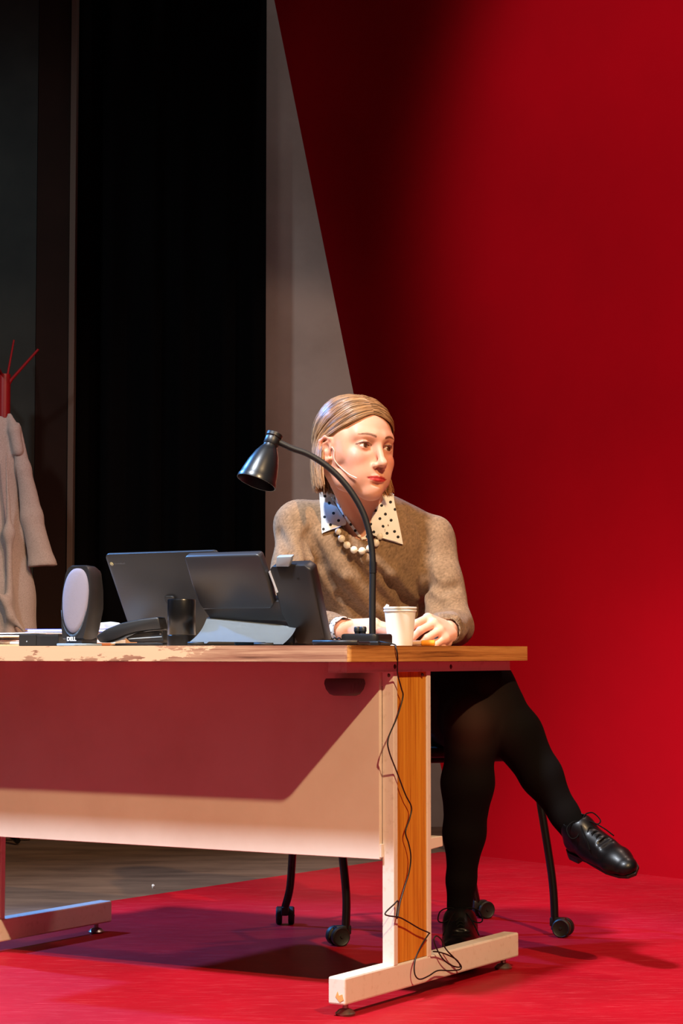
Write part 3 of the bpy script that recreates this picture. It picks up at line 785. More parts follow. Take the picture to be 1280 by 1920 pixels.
# folds
def fold(pts, r, k=.012, cut=False, on=None):
    sw.chain(pts, [r*.4]+[r]*(len(pts)-2)+[r*.4], k, cut=cut)
def sp(px, py, d): return T(PD(px, py, d))
SV_, SQ_ = sw.mesh()
bvh0 = BVHTree.FromPolygons([T(v) for v in SV_], [T(q) for q in SQ_.tolist()])
def hit(bvhs, px, py, off=0.0):
    best = None
    for b in bvhs:
        loc, nrm, idx, dist = b.ray_cast(CAM, ray(px, py).normalized())
        if loc is not None and (best is None or dist < best[2]): best = (loc, nrm, dist)
    if best is None: return None
    return best[0]-ray(px, py).normalized()*off
FOLDS = [([(580, 1000), (600, 1060), (640, 1120), (690, 1165)], .0075, True), ([(600, 1000), (650, 1080), (700, 1140), (740, 1165)], .006, False),
         ([(640, 1030), (690, 1090), (740, 1150)], .006, True), ([(700, 1060), (740, 1090), (775, 1150)], .006, True), ([(690, 1045), (735, 1075), (780, 1120)], .006, False),
         ([(574, 1010), (582, 1060), (590, 1120)], .0055, True), ([(797, 1040), (800, 1090), (797, 1150)], .007, True),
         ([(800, 1120), (825, 1135), (850, 1138)], .006, True), ([(800, 1150), (825, 1160), (855, 1160)], .006, False), ([(806, 1095), (830, 1105), (855, 1100)], .004, True),
         ([(520, 1000), (545, 1040), (565, 1080)], .005, True), ([(770, 960), (795, 1000), (800, 1040)], .004, True), ([(730, 1090), (760, 1130), (790, 1160)], .005, True)]
for pts, r, cut in FOLDS:
    P3 = [hit([bvh0], x, y, 0.0) for x, y in pts]; P3 = [p for p in P3 if p is not None]
    if len(P3) > 1:
        P3 = [p-ray(640, 1000)*0+Vector((0, -(r*.3 if cut else -r*.3), 0)) for p in P3]; sw.chain([T(p) for p in P3], [r]*len(P3), .022, cut=cut)
SV_, SQ_ = sw.mesh(); SV_ = smooth(SV_, SQ_, 2, .5)
Nn = vnormals(SV_, SQ_)
# soft rumples and ribs
f_ = np.sin(SV_[:, 0]*34+SV_[:, 2]*47+3*np.sin(SV_[:, 1]*20))*.0012+np.sin(SV_[:, 0]*81-SV_[:, 2]*63+SV_[:, 1]*40)*.0006
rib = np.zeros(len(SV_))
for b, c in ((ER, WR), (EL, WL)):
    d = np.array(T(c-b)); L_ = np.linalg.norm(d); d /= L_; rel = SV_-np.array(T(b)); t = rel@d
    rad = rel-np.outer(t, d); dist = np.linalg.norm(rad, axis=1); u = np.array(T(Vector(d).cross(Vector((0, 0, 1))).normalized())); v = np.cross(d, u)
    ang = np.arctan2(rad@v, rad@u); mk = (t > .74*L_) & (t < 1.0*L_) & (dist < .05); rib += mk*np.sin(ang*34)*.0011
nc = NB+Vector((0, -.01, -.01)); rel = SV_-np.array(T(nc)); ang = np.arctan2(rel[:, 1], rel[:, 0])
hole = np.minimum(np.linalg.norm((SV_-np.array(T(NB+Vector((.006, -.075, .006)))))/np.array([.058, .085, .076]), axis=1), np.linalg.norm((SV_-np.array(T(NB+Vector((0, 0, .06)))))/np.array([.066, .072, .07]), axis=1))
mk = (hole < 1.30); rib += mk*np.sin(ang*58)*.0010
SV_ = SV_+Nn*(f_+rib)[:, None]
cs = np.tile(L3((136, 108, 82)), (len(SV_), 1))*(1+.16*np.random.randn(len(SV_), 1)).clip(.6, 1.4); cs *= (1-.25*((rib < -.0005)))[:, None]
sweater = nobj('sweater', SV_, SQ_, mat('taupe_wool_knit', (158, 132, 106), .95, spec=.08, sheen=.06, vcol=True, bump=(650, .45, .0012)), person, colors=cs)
bvS = BVHTree.FromPolygons([T(v) for v in SV_], SQ_.tolist())
bvB = BVHTree.FromPolygons([T(v) for v in HVw], HQ.tolist())

# --- skirt
sk = Vol((-.12, 4.8, .42), (.52, 5.45, .78), .006)
sk.ell(PEL+Vector((0, 0, .0)), (.165, .13, .125), .03); sk.cap(PEL, WAI+Vector((0, 0, -.04)), .14, .12, .04)
sk.cap(HIPR, HIPR.lerp(KR, .66), .098, .078, .03); sk.cap(HIPL, HIPL.lerp(KL, .70), .098, .078, .03)
sk.cap(HIPR.lerp(KR, .45), HIPL.lerp(KL, .6), .07, .07, .03)
sk.plane((0, 0, .492), (0, 0, -1), .01)
V, Q = sk.mesh(); V = smooth(V, Q, 2)
nobj('skirt', V, Q, M['skirt'], person)

# --- tights
tg = Vol((.0, 4.72, .03), (.66, 5.40, .76), .0045)
def shin(K, A, kr, bulge):
    d = (A-K); tg.chain([T(K), T(K+d*.12), T(K+d*.34), T(K+d*.62), T(K+d*.88), T(A+d*.03)], [kr, .056, .0600, .048, .033, .031], .02)
    tg.cap(T(K+d*.12+bulge), T(K+d*.48+bulge*.6), .040, .030, .03)
tg.cap(HIPR, KR, .085, .060, .03); shin(KR, AR, .057, Vector((-.012, .022, -.006)))
tg.cap(HIPL, KL, .085, .062, .03); shin(KL, AL, .059, Vector((.004, .024, 0)))
tg.ell(KL+Vector((-.004, -.016, -.004)), (.048, .048, .052), .02); tg.ell(KR+Vector((.01, -.012, 0)), (.050, .046, .048), .02)
# feet inside the shoes
TV, TQ = tg.mesh(); TV = smooth(TV, TQ, 2)
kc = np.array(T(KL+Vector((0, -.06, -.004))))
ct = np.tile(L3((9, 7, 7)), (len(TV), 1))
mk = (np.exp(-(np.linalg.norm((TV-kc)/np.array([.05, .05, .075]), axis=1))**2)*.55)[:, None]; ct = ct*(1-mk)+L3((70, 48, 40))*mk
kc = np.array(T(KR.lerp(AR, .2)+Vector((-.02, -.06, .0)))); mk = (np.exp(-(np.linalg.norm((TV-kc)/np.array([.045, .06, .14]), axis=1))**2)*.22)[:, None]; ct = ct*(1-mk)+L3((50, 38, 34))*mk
nobj('tights', TV, TQ, M['tights'], person, colors=ct)

# --- shoes (local frame: x toe, z up, heel at origin, sole at z=0)
def shoe(Ms, name='shoe'):
    v = Vol((-.06, -.07, -.01), (.28, .07, .15), .0028)
    v.cap((.015, 0, .030), (.075, 0, .032), .036, .036, .015, flat=((0, 1, 0), 1.12))
    v.cap((.075, .0, .028), (.175, -.004, .024), .040, .041, .02, flat=((0, 0, 1), 1.22))
    v.cap((.175, -.004, .024), (.215, -.008, .021), .040, .031, .015, flat=((0, 0, 1), 1.3))
    v.cap((.012, 0, .04), (.018, 0, .082), .034, .034, .02); v.cap((.05, 0, .06), (.125, 0, .040), .038, .034, .025)
    v.cap((.018, 0, .075), (.045, 0, .080), .034, .035, .02)
    v.plane((0, 0, .006), (0, 0, -1), .003); 
    v.cap((.028, 0, .088), (.024, 0, .15), .030, .034, .003, cut=True)
    # toe cap seam, quarter seam
    for y0 in (-1, 1):
        v.chain([(.062, y0*.036, .012), (.080, y0*.0365, .030), (.098, y0*.030, .046)], [.0012]*3, .0015, cut=True)
    v.ell((.140, 0, .069), (.010, .030, .004), .006, cut=True); v.ell((.156, 0, .062), (.010, .030, .003), .006, cut=True)
    V, Q = v.mesh(); V = smooth(V, Q, 1)
    # heel counter/flap look: slight normal ridges
    sh = nobj(name, xf(Ms, V), Q, M['leather'], person)
    s2 = bmesh.new(); out = []
    prof = [(-.024, 0), (-.018, .024), (.0, .033), (.04, .034), (.075, .033), (.12, .038), (.165, .042), (.20, .038), (.228, .024), (.248, -.004), (.240, -.026), (.215, -.038), (.17, -.043), (.12, -.038), (.075, -.033), (.04, -.034), (0, -.033), (-.018, -.024)]
    prism(s2, prof, 0, .009, bev=.0015); prism(s2, [p for p in prof if p[0] < .07]+[], -.014, .0005, bev=.001)
    s2.transform(Ms); obj('sole', s2, M['sole'], sh, world=True)
    lc = bmesh.new(); TL = lambda pts: [Ms @ Vector(p) for p in pts]
    for i, x in enumerate((.066, .082, .098, .114)):
        zt = .0985-.0+(-.44)*(x-.05)+.0005; zt = np.interp(x, [.06, .08, .1, .12], [.097, .0905, .082, .0755])
        tube(lc, spline(TL([(x, -.020, zt-.010), (x+.004, 0, zt+.003), (x+.010, .020, zt-.012)]), 5), .0016, 6)
        tube(lc, spline(TL([(x, .020, zt-.010), (x+.004, 0, zt+.0045), (x+.010, -.020, zt-.012)]), 5), .0016, 6)
    K = (.056, 0, .103)
    lathe(lc, [(0, -.005), (.005, -.003), (.006, 0), (.005, .003), (0, .005)], Ms @ Matrix.Translation(K), 10)
    for sgn in (-1, 1):
        tube(lc, spline(TL([K, (.050, sgn*.022, .112), (.050, sgn*.046, .104), (.066, sgn*.052, .084), (.074, sgn*.036, .082), (.064, sgn*.012, .098), K]), 7), .0016, 6)
        tube(lc, spline(TL([K, (.075, sgn*.016, .101), (.105, sgn*.030, .082), (.125, sgn*.042, .058)]), 7), .0016, 6)
    obj('lace', lc, M['lace'], sh, smooth=True, world=True)
    return sh
# resting shoe
fd = Vector((-.03, -1, 0)).normalized()
toeL = Matrix(((fd.x, -fd.y, 0, 0), (fd.y, fd.x, 0, 0), (0, 0, 1, 0), (0, 0, 0, 1)))
ML = Matrix.Translation(Vector((AL.x, AL.y+.022, .0145))) @ toeL
shoe(ML)
# hanging shoe: toe direction from the photo
hp_ = PD(1062, 1585, 4.90); tp_ = PD(1192, 1628, 4.70)
xd = Vector((.138, -.215, -.048)).normalized(); shinup = (KR-AR).normalized(); zd = (shinup-xd*shinup.dot(xd)).normalized(); yd = zd.cross(xd)
MR = Matrix(((xd.x, yd.x, zd.x, 0), (xd.y, yd.y, zd.y, 0), (xd.z, yd.z, zd.z, 0), (0, 0, 0, 1)))
MR = Matrix.Translation(AR+(AR-KR).normalized()*.060-xd*.042) @ MR @ Matrix.Scale(.88, 4)
shoe(MR)
# --- shirt cuffs
for (b, c) in ((ER, WR), (EL, WL)):
    d = (c-b).normalized(); cu = bmesh.new(); Mc = frame(b.lerp(c, .90), d.orthogonal(), (0, 0, 1)); z = d; x = d.cross(Vector((0, 0, 1))).normalized(); y = z.cross(x)
    Mc = Matrix(((x.x, y.x, z.x, b.lerp(c, .90).x), (x.y, y.y, z.y, b.lerp(c, .90).y), (x.z, y.z, z.z, b.lerp(c, .90).z), (0, 0, 0, 1)))
    E = .042 if b is ER else .012
    lathe(cu, [(.024, -.01), (.0275, 0), (.0290, E*.6), (.0300, E), (.0285, E), (.0275, E*.6), (.024, 0)], Mc, 40)
    uvl = cu.loops.layers.uv.new('UVMap'); Mi = Mc.inverted()
    for f in cu.faces:
        for lp in f.loops:
            q = Mi @ lp.vert.co; lp[uvl].uv = (math.atan2(q.y, q.x)*2.2, q.z*75)
    for v in cu.verts: v.co += Vector((0, 0, .0015))*math.sin(v.co.x*300)
    o = obj('shirt_cuff', cu, M['dots'], person, smooth=True, world=True)
# --- collar: two dotted points lying on the sweater
def wing(outline_a, outline_b, nu, name, lift=.006):
    """outline_a / outline_b: photo polylines (inner and outer edge) of the same length"""
    A = spline([Vector((*p, 0)) for p in outline_a], 8); B = spline([Vector((*p, 0)) for p in outline_b], 8)
    cb_ = bmesh.new(); uvl = cb_.loops.layers.uv.new('UVMap'); rows = []; pr = 5.06
    for i, (a, b) in enumerate(zip(A, B)):
        row = []
        for j in range(nu+1):
            p = a.lerp(b, j/nu); h_ = hit([bvS, bvB], p.x, p.y, lift+.003*math.sin(math.pi*j/nu))
            if h_ is None or abs(h_.y-pr) > .12: h_ = PD(p.x, p.y, pr)
            pr = pr*.5+h_.y*.5
            row.append((h_, p.x/17.0, p.y/17.0))
        rows.append(row)
    for _ in range(5):
        for i in range(1, len(rows)-1):
            for j in range(1, nu):
                p, a, b = rows[i][j]; q = (rows[i-1][j][0]+rows[i+1][j][0]+rows[i][j-1][0]+rows[i][j+1][0])/4
                rows[i][j] = (p+Vector((0, q.y-p.y, 0)), a, b)
        for i in range(1, len(rows)-1):
            for j in (0, nu):
                p, a, b = rows[i][j]; q = (rows[i-1][j][0]+rows[i+1][j][0])/2; rows[i][j] = (p+Vector((0, q.y-p.y, 0)), a, b)
    vs = [[(cb_.verts.new(p), a, b) for p, a, b in r] for r in rows]; bk = [[(cb_.verts.new(p+Vector((0, .0016, 0))), a, b) for p, a, b in r] for r in rows]
    def q4(l):
        f = cb_.faces.new([t[0] for t in l])
        for lp, t in zip(f.loops, l): lp[uvl].uv = (t[1], t[2])
    for i in range(len(rows)-1):
        for j in range(nu):
            q4([vs[i][j], vs[i][j+1], vs[i+1][j+1], vs[i+1][j]]); q4([bk[i][j], bk[i+1][j], bk[i+1][j+1], bk[i][j+1]])
        for j in (0, nu): q4([vs[i][j], vs[i+1][j], bk[i+1][j], bk[i][j]])
    for i in (0, len(rows)-1):
        for j in range(nu): q4([vs[i][j], bk[i][j], bk[i][j+1], vs[i][j+1]])
    return obj(name, cb_, M['dots'], person, smooth=True, world=True, angle=50)
wing([(612, 918), (622, 936), (636, 958), (648, 976), (648, 984)], [(598, 924), (600, 946), (602, 974), (603, 998), (606, 998)], 8, 'collar', .007)
wing([(712, 918), (706, 945), (698, 975), (694, 1000), (696, 1003)], [(736, 924), (741, 950), (748, 982), (755, 1018), (753, 1018)], 8, 'collar', .007)
wing([(618, 925), (632, 950), (650, 977), (668, 1002), (675, 1008)], [(624, 925), (637, 950), (654, 975), (671, 998), (677, 1005)], 2, 'collar_stand', .004)
wing([(704, 935), (698, 965), (692, 990), (684, 1004), (676, 1008)], [(712, 935), (706, 965), (699, 992), (690, 1008), (678, 1013)], 3, 'collar_stand', .004)
# --- pearls
neck = bmesh.new(); pp = [(633.7, 996.7), (640, 1009.8), (650.4, 1022), (663.3, 1030.9), (678.6, 1032.8), (692.8, 1028), (704.5, 1018), (712, 1006)]
P3 = []
neckl = None
for i, (x, y) in enumerate(pp):
    h_ = hit([bvS, bvB], x, y, .0075); r = .0092 if 0 < i < 7 else .0082
    P3.append(h_)
string = obj('necklace', TB(spline(P3, 4), .0010, 6), M['pearl'], person, world=True)
for i, h_ in enumerate(P3):
    b2 = bmesh.new(); bmesh.ops.create_uvsphere(b2, u_segments=20, v_segments=12, radius=.0092 if 0 < i < 7 else .0080); b2.transform(Matrix.Translation(h_)); obj('pearl', b2, M['pearl'], string, smooth=True, world=True)
# --- headset microphone
mp_ = [(622, 838), (626, 845), (626, 858), (629, 866), (638, 876), (652, 888), (669, 897)]
hh = [hit([bvB], x, y, .004 if i < 5 else .007) for i, (x, y) in enumerate(mp_)]
hh = [h_ for h_ in hh if h_ is not None]
obj('headset_microphone', TB(spline(hh, 6), [.0013]*(len(hh)*6-7)+[.0013, .0018, .0018, .0018], 8), M['earpiece'], person, smooth=True, world=True)
bvH = BVHTree.FromPolygons([T(v) for v in hp[0][0]], hp[0][1].tolist())
hb = [hit([bvH], x, y, .0105) for x, y in ((598, 812), (603, 792), (612, 775), (625, 761), (642, 752), (660, 747))]
hb = [h_ for h_ in hb if h_ is not None]
if len(hb) > 2: obj('headset_band', TB(spline(hb, 6), .0010, 6), mat('clear_wire', (225, 215, 210), .25), person, smooth=True, world=True)
# ================================================================ THINGS ON THE DESK
TZ = TOPZ
def G(px, d, z=TZ): return PD(px, 1212, d).xy.to_3d()+Vector((0, 0, z))   # point on the desktop at column px, depth d
NF = -YL                                                            # horizontal, towards the front of the desk
# --- gooseneck desk lamp
LD = 4.44
lb = G(692, LD)
lamp = empty('desk_lamp', lb, DR, 'black gooseneck desk lamp with bell shade beside the paper cup', 'desk lamp')
k_ = F_PX/LD
bm = bmesh.new(); prism(bm, rrect(.092, .080, .014), .0005, .026, Matrix.Translation((-.006, .0, 0)), bev=.005); obj('base', bm, M['black_plastic'], lamp, True, angle=40)
bm = BX(-.040, .048, -.045, -.028, .0005, .010, bev=.003); obj('base_rim', bm, M['black_plastic'], lamp)
for i, dx in enumerate((-.022, -.008)):
    obj('switch_knob', LT([(.0062, .025), (.0066, .030), (.0078, .031), (.0078, .039), (.006, .0415), (0, .042)], Matrix.Translation((dx-.004, -.006, 0)), 20), M['black_plastic'], lamp, True, angle=40)
path = [(698, 1188), (698, 1120), (699, 1064), (697, 1030), (690, 990), (678, 956), (658, 922), (634, 893), (606, 869), (576, 851), (548, 841), (522, 829)]
P3 = [PD(x, y, LD-.0+.00*i) for i, (x, y) in enumerate(path)]
P3[0].z = TZ+.024
g1 = bmesh.new(); tube(g1, spline(P3[2:], 9), .0068, 14)
tube(g1, P3[:2]+[P3[2]], .0072, 14); gn = obj('gooseneck', g1, M['rubber'], lamp, True, angle=50, world=True)
obj('neck_joint', TB([P3[2]-Vector((0, 0, .012)), P3[2]+Vector((0, 0, .012))], .0080, 16), M['black_plastic'], gn, True, angle=40, world=True)
# shade: axis from cap to mouth
ca_ = PD(509, 830, LD); cb_ = PD(480, 905, LD-.02); ax = (cb_-ca_).normalized()
q = Vector((0, 0, 1)).rotation_difference(ax); Ms = Matrix.Translation(ca_) @ q.to_matrix().to_4x4()
Lh = (cb_-ca_).length
prof = [(.0, -.018), (.013, -.018), (.0155, -.016), (.0160, .010), (.0200, .016), (.0270, .030), (.0345, .052), (.0395, .074), (.0415, Lh-.012), (.0440, Lh-.006), (.0440, Lh), (.0425, Lh), (.0400, Lh-.008), (.0375, .074), (.0320, .052), (.0240, .030), (.0140, .016), (0, .014)]
sh = obj('shade', LT(prof, Ms, 48), mat('black_satin_shade', (22, 24, 27), .33, coat=.2, bump=(800, .05, .0004)), lamp, True, angle=50, world=True)
obj('cap', LT([(0, -.0225), (.0165, -.0225), (.018, -.021), (.018, -.0145), (.0165, -.013), (0, -.013)], Ms, 36), M['black_plastic'], sh, True, angle=40, world=True)
obj('collar', LT([(.0162, -.012), (.0172, -.010), (.0172, .004), (.0162, .006), (.0150, .006), (.0150, -.012), (.0162, -.012)], Ms, 36), M['black_plastic'], sh, True, angle=40, world=True)
bl = PD(487, 890, LD-.015); bm = bmesh.new(); bmesh.ops.create_uvsphere(bm, u_segments=20, v_segments=12, radius=.021); bm.transform(Matrix.Translation(ca_+ax*.050)); obj('bulb', bm, mat('frosted_bulb', (210, 205, 198), .4), sh, True, world=True)
# --- lamp cable
cab = empty('lamp_cable', lb+Vector((.02, -.02, 0)), 0, 'thin black cable hanging in loops down the oak leg insert to the desk foot', 'cable')
def S3(x, y, off): return PP(x, y, DO+XL*off, XL)
seq = [(745, 1232, .034), (745, 1262, .018), (752, 1290, .012), (755, 1307, .010), (744, 1345, .010), (728, 1384, .012), (729, 1408, .012), (744, 1448, .010), (760, 1490, .010), (771, 1513, .010), (768, 1534, .010), (760, 1560, .010), (766, 1582, .010), (770, 1606, .010), (767, 1634, .010), (758, 1664, .010), (750, 1692, .010), (745, 1720, .012), (743, 1716, .014), (746, 1690, .014), (738, 1696, .016), (722, 1712, .014), (728, 1717, .014), (748, 1720, .014), (764, 1728, .012), (786, 1741, .012), (804, 1749, .012), (803, 1752, .012), (790, 1772, .012), (778, 1800, .016), (777, 1825, .016), (786, 1836, .016), (803, 1830, .015), (820, 1820, .014), (842, 1820, .014), (861, 1818, .014), (864, 1811, .015), (852, 1797, .016), (836, 1780, .012), (827, 1762, .010), (818, 1755, .010), (813, 1762, .010), (818, 1778, .010), (830, 1798, .012), (846, 1810, .014), (862, 1813, .015), (856, 1800, .015), (838, 1790, .013), (822, 1785, .012), (812, 1784, .012)]
pts = [lb+XL*.030+YL*-.02+Vector((0, 0, .014)), lb+XL*.038-YL*.028+Vector((0, 0, .010)), None, None]
e1 = S3(738, 1209, .020); e1.z = TZ+.0025; e2 = S3(742, 1214, .034)
pts[2] = e1; pts[3] = e2
pts += [S3(*s_) for s_ in seq]
obj('cord', TB(spline(pts, 6), .0016, 7), M['rubber'], cab, True, world=True)
obj('strain_relief', TB([pts[0], pts[0].lerp(pts[1], .7)], [.0036, .0024], 10), M['black_plastic'], cab, True, world=True)
# --- paper cup
cp = G(750, 4.56); kc_ = F_PX/4.56
cup = empty('paper_cup', cp, 0, 'nested pair of plain white paper cups in front of her left hand', 'cup')
hC = .0845; rT, rB = .0355, .0268
wall_ = [(0, .004), (rB-.001, .004), (rB-.001, .0), (rB, .0), (rT-.001, hC-.009), (rT+.0008, hC-.0085), (rT+.0016, hC-.0065), (rT+.0008, hC-.0048), (rT-.0012, hC-.0044), (rT-.0018, hC-.006), (rB-.0012, .006), (0, .006)]
obj('outer_cup', LT(wall_, seg=48), M['cup'], cup, True, angle=40)
in_ = [(0, .016), (rB-.003, .016), (rT-.0022, hC-.002), (rT-.0008, hC-.0030), (rT+.0012, hC-.0024), (rT+.0018, hC), (rT+.0008, hC+.0018), (rT-.0012, hC+.0014), (rT-.0030, hC-.001), (rB-.0036, .018), (0, .018)]
obj('inner_cup', LT(in_, seg=48), M['cup'], cup, True, angle=40)
tbm = bmesh.new(); prism(tbm, [(-.0045, 0), (.0045, 0), (.0035, .011), (-.0030, .010)], -.0006, .0006, Matrix.Translation((-rT+.003, -.006, hC-.002)) @ Matrix.Rotation(.5, 4, 'Y') @ Matrix.Rotation(math.pi/2, 4, 'X'), bev=.0002); obj('tear_tab', tbm, M['cup'], cup)
# --- orange highlighter by her hand
hg = G(800, 4.60); hl_ = empty('highlighter_pen', hg, math.radians(-8), 'short orange highlighter pen lying under her left hand', 'pen')
Mx = Matrix.Translation((0, 0, .0068)) @ Matrix.Rotation(math.pi/2, 4, 'Y')
obj('barrel', LT([(0, -.012), (.0060, -.012), (.0066, -.010), (.0066, .016), (.0055, .018), (0, .018)], Mx, 20), M['orange'], hl_, True, angle=40)
obj('cap', LT([(0, -.034), (.0050, -.034), (.0058, -.030), (.0058, -.0125), (0, -.0125)], Mx, 20), M['paper_warm'], hl_, True, angle=40)
# --- papers / tray under her right hand
np_ = G(668, 4.62); nb_ = empty('notepad', np_, DR, 'cream spiral notepad lying under her right hand', 'notepad')
obj('page_block', BX(-.045, .060, -.05, .09, .001, .012, bev=.001), mat('cream_pages', (240, 226, 196), .7), nb_)
sb = bmesh.new()
for i in range(9): tube(sb, [(-.051+.012*math.cos(a)*.6, -.045+i*.018, .009+.010*math.sin(a)) for a in [2*math.pi*j/10 for j in range(10)]], .0016, 6, closed=True)
obj('spiral_binding', sb, M['rubber'], nb_, smooth=True)
# --- black tablet case / folio lying flat between lamp and phone
fo = G(638, 4.285); fb = empty('black_folio', fo, DR, 'flat black folio lying at the front edge of the desk left of the lamp', 'folio')
obj('cover', BX(-.052, .056, -.028, .030, .0005, .0085, bev=.0035), M['black_plastic'], fb)
obj('spine', TB([(-.050, -.027, .0070), (.058, -.027, .0070)], .0045, 12), M['black_plastic'], fb, True)
# ---------------- leaning slabs share one frame: x right along the desk, y up the slab, z towards the front
def lean(o, tau, rot=0.0, nf=None):
    h = (Matrix.Rotation(rot, 3, 'Z') @ XL); n = Vector((h.y, -h.x, 0)); n = n if n.dot(NF) > 0 else -n
    u = Vector((0, 0, 1))*math.cos(tau)+n*math.sin(tau); z = h.cross(u)
    return Matrix(((h.x, u.x, z.x, o[0]), (h.y, u.y, z.y, o[1]), (h.z, u.z, z.z, o[2]), (0, 0, 0, 1)))
def uvhit(Mf, x, y):
    n = Mf.col[2].xyz; p = PP(x, y, Mf.translation, n); q = Mf.inverted() @ p; return q.x, q.y
# --- laptop seen from behind
lo = G(310, 4.98); lap = empty('laptop', lo, DR, 'open dark grey laptop seen from behind with a small round logo in its corner', 'laptop')
Mf = lean(lo+Vector((0, 0, .012)), math.radians(30))
q = [uvhit(Mf, *p) for p in ((198, 1040), (407, 1029), (234, 1166))]
xl, yt = q[0][0], (q[0][1]+q[1][1])/2; xr_ = q[1][0]
bm = bmesh.new(); w_, h_ = xr_-xl, yt; prism(bm, rrect(w_, h_, .012), -.004, .004, Matrix.Translation(((xl+xr_)/2, h_/2, 0)), bev=.0018)
bm.transform(Mf); lid = obj('lid', bm, M['grey_plastic'], lap, True, angle=40, world=True)
bm = bmesh.new(); prism(bm, rrect(w_-.016, h_-.02, .004), 0, .0008, Matrix.Translation(((xl+xr_)/2, h_/2, -.0050))); bm.transform(Mf); obj('screen', bm, mat('dark_screen', (10, 10, 12), .2), lid, world=True)
qx, qy = uvhit(Mf, 211, 1056)
bm = LT([(0, .0004), (.0022, .0004), (.0022, .0008), (0, .0008)], Matrix.Translation((qx, qy, .0036)), 20); bm.transform(Mf)
lg = obj('logo', bm, mat('logo_cream', (206, 196, 150), .5), lid, world=True)
bm = bmesh.new()
for a0, c in ((90, 0), (210, 1), (330, 2)):
    pv = [(.0050*math.cos(math.radians(a0+t)), .0050*math.sin(math.radians(a0+t))) for t in range(0, 121, 15)]; pv2 = [(.0026*math.cos(math.radians(a0+t)), .0026*math.sin(math.radians(a0+t))) for t in range(120, -1, -15)]
    b3 = bmesh.new(); prism(b3, pv+pv2, .0003, .0007, Matrix.Translation((qx, qy, .0037)))
    b3.transform(Mf); obj('logo_segment', b3, mat('logo_tone', ((190, 176, 120), (150, 140, 110), (206, 190, 130))[c], .5), lid, world=True)
def text3(name, body, size, m, Mt, parent, ext=.0003, bold=0.0, spacing=1.0):
    cu = bpy.data.curves.new(name, 'FONT'); cu.body = body; cu.size = size; cu.extrude = ext; cu.offset = bold; cu.align_x = 'LEFT'; cu.align_y = 'CENTER'; cu.space_character = spacing
    to = bpy.data.objects.new(name, cu); COL.objects.link(to); bpy.context.view_layer.update()
    me = bpy.data.meshes.new_from_object(to.evaluated_get(bpy.context.evaluated_depsgraph_get())); bpy.data.objects.remove(to, do_unlink=True)
    me.transform(wm(root_of(parent)).inverted() @ Mt); me.materials.clear(); me.materials.append(m)
    o = bpy.data.objects.new(name, me); return link(o, parent)
text3('lettering', 'chromebook', .0066, mat('grey_print', (84, 84, 88), .5), Mf @ Matrix.Translation((qx+.007, qy, .0042)), lid)
# keyboard deck behind the lid, flat on the desk
obj('keyboard_deck', BX(xl, xr_, .006, .19, .001, .014, bev=.002), M['grey_plastic'], lap)
obj('hinge', TB([(xl+.03, .004, .0115), (xr_-.03, .004, .0115)], .0052, 12), M['black_plastic'], lap, True)
# webcam-like clip seen low on the lid (dark oval mount)
qx, qy = uvhit(Mf, 322, 1122)
bm = bmesh.new(); prism(bm, rrect(.030, .022, .008), .0042, .011, Matrix.Translation((qx, qy, 0)), bev=.002); bm.transform(Mf); obj('bracket', bm, M['rubber'], lap, world=True)
# --- video desk phone: tablet-like display, wedge foot of brushed metal, leaning handset body
po = G(455, 4.52); ph = empty('desk_phone', po, DR, 'grey desk phone with large tilted tablet display on a silver foot, seen from behind', 'phone')
Md = lean(po+YL*.035+Vector((0, 0, .050)), math.radians(28))
qa = uvhit(Md, 350, 1045); qb = uvhit(Md, 489, 1037); qc = uvhit(Md, 376, 1140); qd = uvhit(Md, 523, 1112)
cx = (qa[0]+qb[0])/2; cw = qb[0]-qa[0]; y1_ = (qa[1]+qb[1])/2; y0_ = qc[1]
dm = bmesh.new(); prism(dm, [(qa[0], y1_), (qa[0]+.004, y1_+.004), (qb[0]-.006, y1_+.004), (qb[0], y1_), (qb[0]+.004, (y0_+y1_)/2), (qb[0]+.001, y0_+.012), (qb[0]-.010, y0_), (qc[0]+.012, y0_), (qa[0]+.004, y0_+.016), (qa[0]-.001, (y0_+y1_)/2)], -.012, .010, bev=.0045)
dm.transform(Md); dsp = obj('display', dm, M['tablet_grey'], ph, True, angle=45, world=True)
dm = BX(qa[0]+.006, qb[0]-.006, y0_+.01, y1_-.002, -.0135, -.0118, M=Md); obj('screen', dm, mat('screen_glass', (8, 8, 10), .1), dsp, world=True)
# display arm / housing
hz = bmesh.new(); hA = uvhit(Md, 372, 1118); hB = uvhit(Md, 560, 1158)
prism(hz, [(hA[0], y0_+.012), (hA[0]+.016, y0_-.030), (qb[0]+.046, y0_-.034), (qb[0]+.024, y0_+.016)], -.030, .004, bev=.004); hz.transform(Md)
obj('housing', hz, M['grey_plastic'], ph, True, angle=40, world=True)
# silver foot: curved sheet sweeping down to the front edge
ftm = bmesh.new(); n = 12; rows = []
b0, b1 = G(352, 4.36), G(527, 4.36-.0)
bl_ = PD(352, 1206, 4.45); br_ = PD(530, 1208, 4.40); tl_ = PD(388, 1158, 4.60); tr_ = PD(560, 1158, 4.53)
for i in range(n+1):
    t = i/n; c_ = (t-t*t)*.9
    l = bl_.lerp(tl_, t)+Vector((-.004, 0, 0))*math.sin(math.pi*t)*-1.2+Vector((0, 0, -.004))*math.sin(math.pi*t); r_ = br_.lerp(tr_, t)+Vector((.006, 0, -.004))*math.sin(math.pi*t)
    rows.append([l.lerp(r_, j/10) for j in range(11)])
vs = [[ftm.verts.new(p) for p in r_] for r_ in rows]
for i in range(n):
    for j in range(10):
        if i == 0 and 2 <= j <= 7: continue
        ftm.faces.new((vs[i][j], vs[i][j+1], vs[i+1][j+1], vs[i+1][j]))
